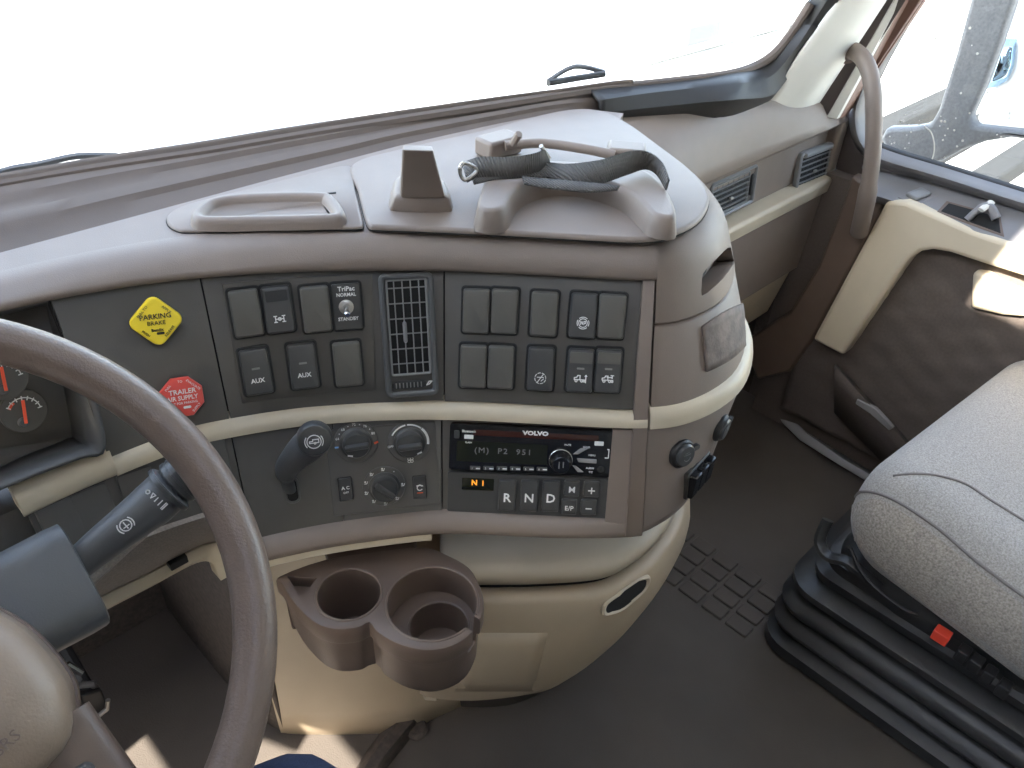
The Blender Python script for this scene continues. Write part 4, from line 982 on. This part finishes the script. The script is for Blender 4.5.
# ================================================================== steering wheel and column
wc = V((-.051, .477, .737)); wa = .87; wb = .015
wn = V((-math.sin(wb) * math.cos(wa), -math.cos(wb) * math.cos(wa), math.sin(wa)))
wu = V((0, 0, 1)).cross(wn).normalized()
if wu.x < 0: wu = -wu
wv = wn.cross(wu)
WF = basis(wc, wu, wv, wn)
wh = thing('steering_wheel', 'taupe leather-rimmed steering wheel at the left edge', 'steering wheel', WF)
RW = .225; rt = .0165
rows = []
for i in range(96):
    a = 2 * PI * i / 96; rows.append([V(((RW + rt * math.cos(b)) * math.cos(a), (RW + rt * math.cos(b)) * math.sin(a), rt * 1.02 * math.sin(b))) for b in [2 * PI * k / 16 for k in range(16)]])
rows.append(rows[0]); obj('rim', loft(rows, True), 'leather', wh, WF, ang=180)
padp = cr([(.052, .018), (.072, -.018), (.080, -.055), (.077, -.078), (.060, -.104), (0, -.114), (-.060, -.104), (-.077, -.078), (-.080, -.055), (-.072, -.018), (-.052, .018), (-.03, .042), (0, .050), (.03, .042)], 4, True)
pc0 = V((0, -.035)); HP = [(p - pc0) for p in padp]
def hub(rows_): return loft([[V((pc0.x + p.x * k, pc0.y + p.y * k, z)) for p in HP] for k, z in rows_], True, True)
obj('hub_pad', hub([(1.04, -.035), (1, -.012), (.97, .004), (.89, .013), (.75, .020), (.55, .025), (.3, .0275), (.05, .028)]), 'hub_tan', wh, WF, ang=80)
obj('hub_back', hub([(1.02, -.06), (1.08, -.045), (1.06, -.034)]), 'taupe_dark', wh, WF, ang=80)
text('SRS', .0105, WF @ T(.036, -.080, .0255, .25), 'taupe_dark', wh)
for k in (1, -1):
    rows = []
    for t in [q / 7 for q in range(8)]:
        c = V((k * (.058 + .018 * t), -.085 - .130 * t, -.020 + .014 * t - .008 * math.sin(PI * t))); wd = .028 * (1 - t) + .024 * t; th = .012 * (1 - t) + .010 * t
        rows.append([c + V((wd * math.cos(q), 0, th * math.sin(q))) for q in [2 * PI * n_ / 16 for n_ in range(16)]])
    obj('spoke', loft(rows, True, True), 'taupe_dark', wh, WF, ang=80)
    obj('thumb_button', rslab(.030, .020, .006, [(0, -.01), (0, .006), (.002, .009), (.005, .010)]), 'key_black', wh, WF @ T(k * .056, -.128, -.012, 0))

sc = thing('steering_column', 'blue-grey steering column shroud with stalks below the wheel', 'steering column', basis(wc - wn * .1, wu, wv, wn))
rows = []
for t, ww, hh, dx, r in ((.045, .110, .090, 0, .03), (.060, .120, .10, .0, .035), (.085, .125, .105, .0, .04), (.125, .13, .105, 0, .042), (.17, .13, .105, 0, .04), (.25, .14, .11, 0, .03), (.36, .11, .10, 0, .03)):
    rows.append([wc + wu * (x + dx) + wv * y - wn * t for x, y in rr(ww, hh, r, 5)])
obj('shroud', loft(rows, True, True), 'blue_grey', sc, ang=60)
rows = []
for x, g in ((-.19, .8), (-.17, .92), (-.02, .95), (.02, 1.0), (.066, 1.04), (.077, 1.03), (.0785, .96)):
    rows.append([V((x, .552, .652)) + wv * (a * g) + wn * (b * g) for a, b in rr(.088, .078, .022, 5)])
obj('stalk_housing', loft(rows, True, True), 'blue_grey', sc, ang=50)
S = cr([at(72, 570, y=.548), at(95, 550, y=.545), at(130, 522, y=.540), at(152, 505, y=.538), at(166, 492, y=.537), at(178, 482, y=.536), at(190, 472, y=.535)], 5)
n = len(S)
def srad(t): return .0125 + .0065 * min(1, t / .5) if t < .64 else (.0190 if t < .70 else (.0215 if t < .76 else (.0165 if t < .80 else (.0195 if t < .94 else .016))))
stk = obj('indicator_stalk', tube(S, [srad(k / (n - 1)) for k in range(n)], 18), 'blue_grey', sc, ang=50)
for t0 in (.73, .84, .90):
    i = int(t0 * (n - 1)); p = S[i]; e = (S[i + 1] - S[i - 1]).normalized()
    obj('grip_ring', tube([p - e * .0016, p + e * .0016], .0222 if t0 < .76 else .0202, 18), 'key_black', stk)
def stalk_frame(i, off):
    p = S[i]; e = (S[i + 1] - S[i - 1]).normalized(); nrm = (CAM - p); nrm = (nrm - e * nrm.dot(e)).normalized()
    return basis(p + nrm * off, e, nrm.cross(e), nrm)
f = stalk_frame(int(.36 * (n - 1)), .0176)
obj('icon', strokes([arc(0, 0, .0045, 0, 360, 14), arc(0, 0, .0065, -40, 40, 6), arc(0, 0, .0065, 140, 220, 6), [(-.0025, -.001), (.0025, -.001)], [(0, -.003), (0, .003)]], .0009), 'white_print', stk, f)
f = stalk_frame(int(.60 * (n - 1)), .0193)
obj('icon', strokes([arc(0, .010, .0016, 0, 360, 8), [(-.002, .005), (.002, .0065), (.002, .0035), (-.002, .005)], [(-.002, .001), (.002, .001)], [(-.0025, -.003), (.0025, -.003)], [(-.003, -.0065), (.003, -.0065)], [(-.003, -.0078), (.003, -.0078)]], .0009), 'white_print', stk, f)
obj('thin_stalk', tube(cr([at(80, 590, y=.555), at(115, 556, y=.560), at(150, 525, y=.565), at(184, 495, y=.57)], 4), [.006] * 8 + [.0045] * 5, 10), 'taupe_grain', sc)

# ================================================================== cup holder
zc = .475
ctr = at(400, 600, z=zc)
CF = Matrix.Translation(ctr); CI = CF.inverted()
ch = thing('cup_holder', 'brown double cup holder jutting out below the dash', 'cup holder', CF)
op = [(279, 575), (281, 583), (294, 603), (314, 622), (335, 629), (358, 627), (369, 622), (376, 631), (396, 643), (417, 649), (437, 649.5), (458, 643), (474, 630), (483, 612), (484, 600), (480, 584), (470, 567), (450, 555), (424, 546), (380, 550), (326, 558)]
o2 = [(CI @ at(a, b, z=zc)).to_2d() for a, b in op]; o2 = cr(o2, 3, True)
body = obj('tray_body', oslab(o2, [(.009, -.088), (.007, -.085), (.0055, -.045), (.004, -.028), (.001, -.0265), (.0, -.024), (.0, -.005), (.0012, -.0015), (.0045, 0)]), 'taupe_dark', ch, CF)
def cyl(c, prof): return [V((v.x + c.x, v.y + c.y, v.z)) for v in lathe(prof, 36)[0]], lathe(prof, 36)[1]
c1 = CI @ at(349, 594, z=zc); c2 = CI @ at(432.5, 602.5, z=zc)
nd = (CI @ at(490, 632, z=zc)) - c2; nd.z = 0; nd.normalize(); ns = V((-nd.y, nd.x, 0)) * .0085
notch = prism([c2 + nd * .035 - ns, c2 + nd * .075 - ns, c2 + nd * .075 + ns, c2 + nd * .035 + ns], V((0, 0, .065)))
notch = ([v + V((0, 0, -.042)) for v in notch[0]], notch[1])
tri = [CI @ at(a, b, z=zc) for a, b in ((287, 576), (317, 578), (308, 590), (300, 596))]
tp = prism([V((p.x, p.y, -.016)) for p in tri], V((0, 0, .04)))
boolean(body, [cyl(c1, [(.0305, -.078), (.0315, -.07), (.0345, .02)]), cyl(c2, [(.0475, -.040), (.0490, .02)]), cyl(c2 + V((.004, -.006, 0)), [(.0305, -.082), (.0330, -.02)]), notch, tp])
body.data.materials.clear(); body.data.materials.append(MATS['taupe_dark'])
def rim_ring(c, r, a0=0, a1=360):
    pts = [c + V((r * math.cos(math.radians(a)), r * math.sin(math.radians(a)), 0)) for a in [a0 + (a1 - a0) * k / 40 for k in range(41)]]
    return tube(pts, .0016, 8)
obj('cup_rim', rim_ring(c1, .0350), 'taupe_dark', ch, CF)
na = math.degrees(math.atan2(nd.y, nd.x))
obj('cup_rim', rim_ring(c2, .0495, na + 13, na + 347), 'taupe_dark', ch, CF)
obj('cup_step', rim_ring(c2 + V((.004, -.006, -.0395)), .0333), 'taupe_dark', ch, CF)
obj('rear_support', prism([CI @ V(p) for p in (at(330, 562, z=.470), at(415, 552, z=.470), at(425, 548, z=.47) + V((.03, .05, 0)), at(325, 556, z=.47) + V((.02, .05, 0)))], V((0, 0, -.02))), 'taupe_dark', ch, CF, bevel=.003)

# ================================================================== passenger seat
SF = Matrix.Translation((1.245, -.08, 0))
seat = thing('passenger_chair', 'grey fabric passenger seat on a black air-suspension base', 'seat', SF)
slope = .14
def cush_rows(x0, x1, y0, y1, zb_, zt, r, rf):
    rows = []; N = 22
    ts = [0] * 0
    for k in range(9):
        th = PI / 2 * k / 8; rows.append((y1 - rf * (1 - math.sin(th)), rf * (1 - math.cos(PI / 2 - th)) if False else rf * (1 - math.sin(th)) * 0 + rf * (1 - math.cos(PI / 2 * (1 - k / 8))) ))
    out = []
    for k in range(10):
        th = PI / 2 * k / 9; y = y1 - rf * (1 - math.sin(th)); ins = rf * (1 - math.cos(PI / 2 - th)) if False else 0
        # quarter round: y runs from y1 back to y1-rf while the inset runs from rf to 0
        y = y1 - rf * (1 - math.cos(th)); ins = rf * (1 - math.sin(th)); out.append((y, ins * .80))
    out += [(y1 - rf - (y1 - rf - y0) * q, 0) for q in (.1, .25, .4, .6, .8, 1)]
    R_ = []
    for y, ins in out:
        wx = (x1 - x0) - 2 * ins; wz = (zt - zb_) - 2 * ins * .85
        row = []
        for x, z in rr(wx, wz, max(r - ins * .6, .012), 8):
            bul = .005 * max(0, 1 - (2 * x / (x1 - x0)) ** 2) if z > 0 else 0
            row.append(V(((x0 + x1) / 2 + x, y - .085 * (x + (x1 - x0) / 2), (zb_ + zt) / 2 + z + bul - slope * (y1 - y))))
        R_.append(row)
    return R_
cr_rows = cush_rows(.962, 1.565, -.42, .250, .258, .438, .082, .085)
cvf = loft(cr_rows, True, True)
obj('cushion', cvf, 'fabric', seat, ang=180)
CUSH = BVHTree.FromPolygons([tuple(v) for v in cvf[0]], cvf[1])
def cusp(px, py, off=.0008):
    h = None; k = 0
    while h is None:
        h, n_, i, d = CUSH.ray_cast(CAM, ray(px + k, py).normalized()); k += 1
    return h + n_ * (off if n_.dot(ray(px, py)) < 0 else -off)
obj('piping', tube(cr([cusp(a, b) for a, b in ((850, 497), (862, 492), (880, 494), (905, 506), (940, 530), (975, 560), (1015, 590), (1060, 622))], 5), .0022, 8), 'piping', seat)
obj('piping', tube(cr([cusp(a, b) for a, b in ((893, 476), (915, 474), (938, 476), (965, 484), (990, 500), (1024, 521), (1070, 550))], 5), .0018, 8), 'piping', seat)
# woven side panel
A = [(852, 505), (880, 500), (925, 528), (975, 568), (1022, 604)]; Bq = [(855, 540), (885, 570), (930, 606), (980, 646), (1022, 678)]
ca = cr(A, 5); cb = cr(Bq, 5)
obj('side_panel', loft([[cusp(a.x + (b.x - a.x) * t, a.y + (b.y - a.y) * t, .0016) for a, b in zip(ca, cb)] for t in [k / 6 for k in range(7)]]), 'fabric_side', seat, ang=180)
def brow(w_, h_, r, z, cx=1.255, cy=-.10): return [V((x, y, z)) for x, y in rr(w_, h_, r, 6, cx, cy)]
W0, H0 = .595, .80
prof = [(.012, 0), (.0, .008), (0, .030), (.010, .036), (.024, .044), (.024, .050), (.004, .062), (.002, .070), (.010, .080), (.026, .088), (.026, .094), (.006, .106), (.004, .116), (.012, .126), (.030, .134), (.030, .140), (.010, .152), (.010, .164), (.030, .176), (.05, .178)]
obj('bellows', loft([brow(W0 - 2 * i, H0 - 2 * i, .055, z) for i, z in prof], True, True), 'bellows', seat, ang=50)
obj('seat_frame', loft([brow(.545 - 2 * i, .74 - 2 * i, .04, z) for i, z in ((.02, .178), (.006, .184), (.004, .200), (.016, .208), (.016, .226), (.03, .232))], True, True), 'bellows', seat, ang=50)
obj('seat_pan', loft([[V((v.x, v.y, v.z - slope * (.262 - v.y))) for v in brow(.54 - 2 * i, .66 - 2 * i, .05, z, 1.265, -.09)] for i, z in ((.0, .225), (0, .25), (.012, .27), (.03, .28))], True, True), 'bellows', seat, ang=50)
obj('pan_bracket', tube(cr([at(828, 520, x=1.01), at(820, 540, x=.995), at(828, 556, x=.985), at(850, 563, x=.985), at(880, 588, x=.985)], 5), .010, 8, .7), 'bellows', seat)
obj('cable', tube(cr([at(850, 548, x=.985), at(862, 573, x=.975), at(880, 592, x=.97), at(905, 610, x=.97), at(918, 614, x=.98)], 5), .003, 6), 'rubber', seat)
rd = at(941, 636, x=.968)
obj('red_tag', box(rd.x - .006, rd.x + .012, rd.y - .011, rd.y + .011, rd.z - .010, rd.z + .008), 'seat_red', seat, bevel=.0015)
for k, (a, b) in enumerate(((962, 655), (975, 665), (988, 676), (1003, 690))):
    q = at(a, b, x=.975); obj('slide_tooth', box(q.x - .006, q.x + .014, q.y - .008, q.y + .008, q.z - .012, q.z + .010), 'rubber', seat, bevel=.002)

# ================================================================== grab handle
gh_ = thing('grab_handle', 'taupe vertical grab handle on the passenger pillar', 'handle', at(875, 140, x=1.42))
hp = cr([at(846, 50, x=1.462), at(854, 51, x=1.445), at(864, 60, x=1.43), at(871, 78, x=1.42), at(874, 105, x=1.415), at(873, 150, x=1.42), at(868, 190, x=1.43), at(863, 215, x=1.45), at(859, 232, x=1.475)], 5)
obj('grip', tube(hp, [.0165 if k < 4 else (.0138 if k < 30 else .016) for k in range(len(hp))], 16), 'taupe', gh_, ang=80)
obj('mount', tube([at(843, 47, x=1.475), at(849, 51, x=1.455)], .0215, 16), 'taupe_dark', gh_)

# ================================================================== footwell
pd = thing('brake_pedal', 'small pedal with bright metal pin in the dark footwell', 'pedal', at(90, 700, y=.86))
obj('pedal_arm', tube([at(60, 640, y=.95), at(78, 672, y=.90), at(92, 696, y=.87)], .009, 8), 'rubber', pd)
pf = [at(a, b, y=.86) for a, b in ((80, 696), (102, 690), (110, 712), (90, 722))]
obj('pedal_pad', prism(pf, V((0, .02, -.01))), 'rubber', pd, bevel=.003)
obj('pedal_edge', tube([at(97, 717, y=.855), at(107, 709, y=.855), at(108, 700, y=.855)], .0035, 8), 'metal_dull', pd)
obj('pin', tube([at(67, 664, y=.89), at(82, 673, y=.88)], .0045, 8), 'chrome', pd)
obj('bracket', tube([at(80, 685, y=.88), at(92, 684, y=.875), at(96, 688, y=.875)], .005, 8), 'metal_dull', pd)
# moulded tread blocks in the floor mat
MB = mk_mesh('tread_block', *rslab(.030, .044, .004, [(0, -.002), (0, .003), (.0015, .0045)]), 'mat_floor')
fl_ = bpy.data.objects['floor']
for i in range(5):
    for j in range(4):
        x = .965 + j * .036; y = .33 + i * .051
        obj('tread_block', MB, None, fl_, T(x, y, 0))
obj('mat_plug', lathe([(.018, 0), (.018, .006), (.014, .010), (0, .0105)], 24), 'carpet', fl_, Matrix.Translation(at(416, 730, z=0.0)))
obj('mat_edge', loft([[at(a, b, z=z) for a, b, z in r] for r in ([(446, 692, 0), (430, 712, 0), (402, 748, 0), (380, 775, 0)], [(438, 692, .02), (418, 714, .02), (390, 748, .02), (370, 775, .02)], [(425, 692, .022), (404, 714, .022), (378, 748, .022), (360, 775, .022)], [(415, 692, 0), (396, 714, 0), (370, 748, 0), (352, 775, 0)])]), 'carpet', fl_, solid=.003)

# ================================================================== driver's legs (only a knee shows)
def skin_person():
    J = {'pel': (-.05, -.30, .56, .13), 'wst': (-.05, -.36, .72, .12), 'hr': (.05, -.22, .55, .085), 'kr': (.122, .354, .498, .064), 'cr_': (.11, .40, .34, .058), 'ar': (.115, .46, .10, .040), 'fr': (.12, .58, .05, .036),
         'hl': (-.15, -.22, .55, .085), 'kl': (-.20, .30, .50, .058), 'cl': (-.21, .36, .34, .056), 'al': (-.21, .48, .10, .040), 'fl': (-.21, .60, .05, .036)}
    E_ = [('pel', 'wst'), ('pel', 'hr'), ('hr', 'kr'), ('kr', 'cr_'), ('cr_', 'ar'), ('ar', 'fr'), ('pel', 'hl'), ('hl', 'kl'), ('kl', 'cl'), ('cl', 'al'), ('al', 'fl')]
    ks = list(J); me = bpy.data.meshes.new('person'); o0 = V((-.05, .2, 0))
    me.from_pydata([tuple(V(J[k][:3]) - o0) for k in ks], [(ks.index(a), ks.index(b)) for a, b in E_], [])
    me.materials.append(MATS['jeans'])
    o = bpy.data.objects.new('person', me); COL.objects.link(o); o.location = o0
    md = o.modifiers.new('skin', 'SKIN'); md.use_smooth_shade = True
    for k, v in zip(ks, me.skin_vertices[0].data): v.radius = (J[k][3], J[k][3]); v.use_root = (k == 'pel')
    s = o.modifiers.new('sub', 'SUBSURF'); s.levels = 2; s.render_levels = 2
    return o
pr_ = skin_person(); props(pr_, 'seated driver in dark blue jeans, one knee showing below the wheel', 'person')

# ================================================================== outside
g = obj('ground', box(-60, 80, -60, 90, -1.35, -1.25), 'concrete', smooth=False); props(g, 'sunlit pale concrete yard outside', 'ground', None, 'structure')
rows = []
for y, z, hw, r in ((1.06, .72, .95, .20), (1.4, .70, .92, .22), (2.0, .62, .86, .26), (2.6, .50, .80, .30), (2.85, .36, .76, .32), (2.92, .0, .74, .3)):
    c = .46; rows.append([V((c + x * hw, y, z - .10 * abs(x) ** 3 - (.28 * max(0, abs(x) - .82) / .18))) for x in [-1 + 2 * k / 24 for k in range(25)]])
hood = thing('truck_hood', 'white truck hood glaring beyond the windshield', 'hood', (.46, 2, .2))
obj('hood_panel', loft(rows), 'white_paint', hood, solid=.01)
obj('cowl', box(-.45, 1.35, .98, 1.10, .60, .735), 'white_paint', hood, bevel=.02)
for lab, pts in (('black windshield wiper lying along the driver side of the glass', [(-80, 205), (0, 184), (40, 176), (78, 168), (118, 158)]), ('black windshield wiper in the middle of the glass base', [(548, 83), (575, 78.5), (604, 74)])):
    wpt = thing('wiper', lab, 'wiper', at(*pts[2], y=.99), 'windshield wipers')
    obj('arm', tube(cr([at(a, b, y=.99 - .0003 * max(0, a)) for a, b in pts], 4), .005, 8), 'rubber', wpt)
    obj('blade', tube(cr([at(a, b - 12 if 0 < i < len(pts) - 1 else b - 2, y=1.0 - .0003 * max(0, a)) for i, (a, b) in enumerate(pts)], 4), .004, 6), 'far_grey', wpt)
# mirror on the passenger door
mr = thing('door_mirror', 'dark-armed white door mirror outside the passenger window', 'mirror', at(955, 140, x=1.80))
arm = [(978, -30), (1024, -30), (1012, 8), (1000, 45), (985, 85), (970, 118), (974, 126), (1000, 129), (1100, 140), (1100, 150), (1010, 138), (985, 142), (962, 150), (940, 162), (912, 166), (888, 156), (880, 138), (886, 128), (915, 127), (930, 124), (938, 110), (955, 55)]
obj('arm', prism([at(a, b, x=1.80) for a, b in arm], V((.035, 0, 0))), 'mirror_dark', mr, bevel=.010, seg=3)
h1 = [(1006, 30), (1012, 10), (1020, -30), (1120, -30), (1120, 45), (1010, 35)]; h2 = [(976, 122), (990, 88), (1004, 40), (1120, 52), (1120, 140), (985, 127)]
obj('housing', prism([at(a, b, x=1.99) for a, b in h1], V((.10, .02, 0))), 'white_paint', mr, bevel=.012, seg=3)
obj('housing', prism([at(a, b, x=1.99) for a, b in h2], V((.10, .02, 0))), 'white_paint', mr, bevel=.012, seg=3)
mg_ = [(1003, 38), (1017, 39), (1014, 66), (1008, 80), (998, 86), (985, 90)]
mq = [at(a, b, x=1.985) for a, b in mg_]; mc = sum(mq, V()) / len(mq)
obj('mirror_glass', loft([[p for p in mq], [p.lerp(mc, .5) + V((-.006, 0, 0)) for p in mq], [p.lerp(mc, .95) + V((-.008, 0, 0)) for p in mq]], True, True), 'mirror_glass', mr, ang=180)
# things in the yard
for k in range(6):  # dark bars imitate shadow stripes on the concrete
    y = 2.6 - k * .52
    obj('shadow_bar', box(4.6, 9.5, y, y + .20, -1.25, -1.10), 'shadow_black', smooth=False, bevel=.02, label='dark bar in place of a shadow stripe on the yard beyond the side window', cat='shadow stripe', group='shadow stripes on the yard')
tp_ = at(700, 36, y=5.3)
tr = thing('parked_trailer', 'pale parked trailer with a grey panel seen through the windshield corner', 'trailer', (tp_.x, 6.2, -1.25))
obj('box_body', box(tp_.x - .9, tp_.x + 5, 5.3, 7.5, tp_.z - .18, 1.6), 'white_paint', tr, bevel=.05)
obj('side_panel', box(tp_.x - .28, tp_.x + .32, 5.26, 5.31, tp_.z - .07, tp_.z + .13), 'far_grey', tr, bevel=.01)
obj('skirt', box(tp_.x - .6, tp_.x + 4.8, 5.5, 7.4, -1.2, tp_.z - .18), 'far_grey', tr, bevel=.02)
for x in (tp_.x + .2, tp_.x + 3.4):
    for y in (5.5, 7.2):
        obj('wheel', tube([V((x, y - .12, -1.05)), V((x, y + .12, -1.05))], .20, 20), 'rubber', tr)
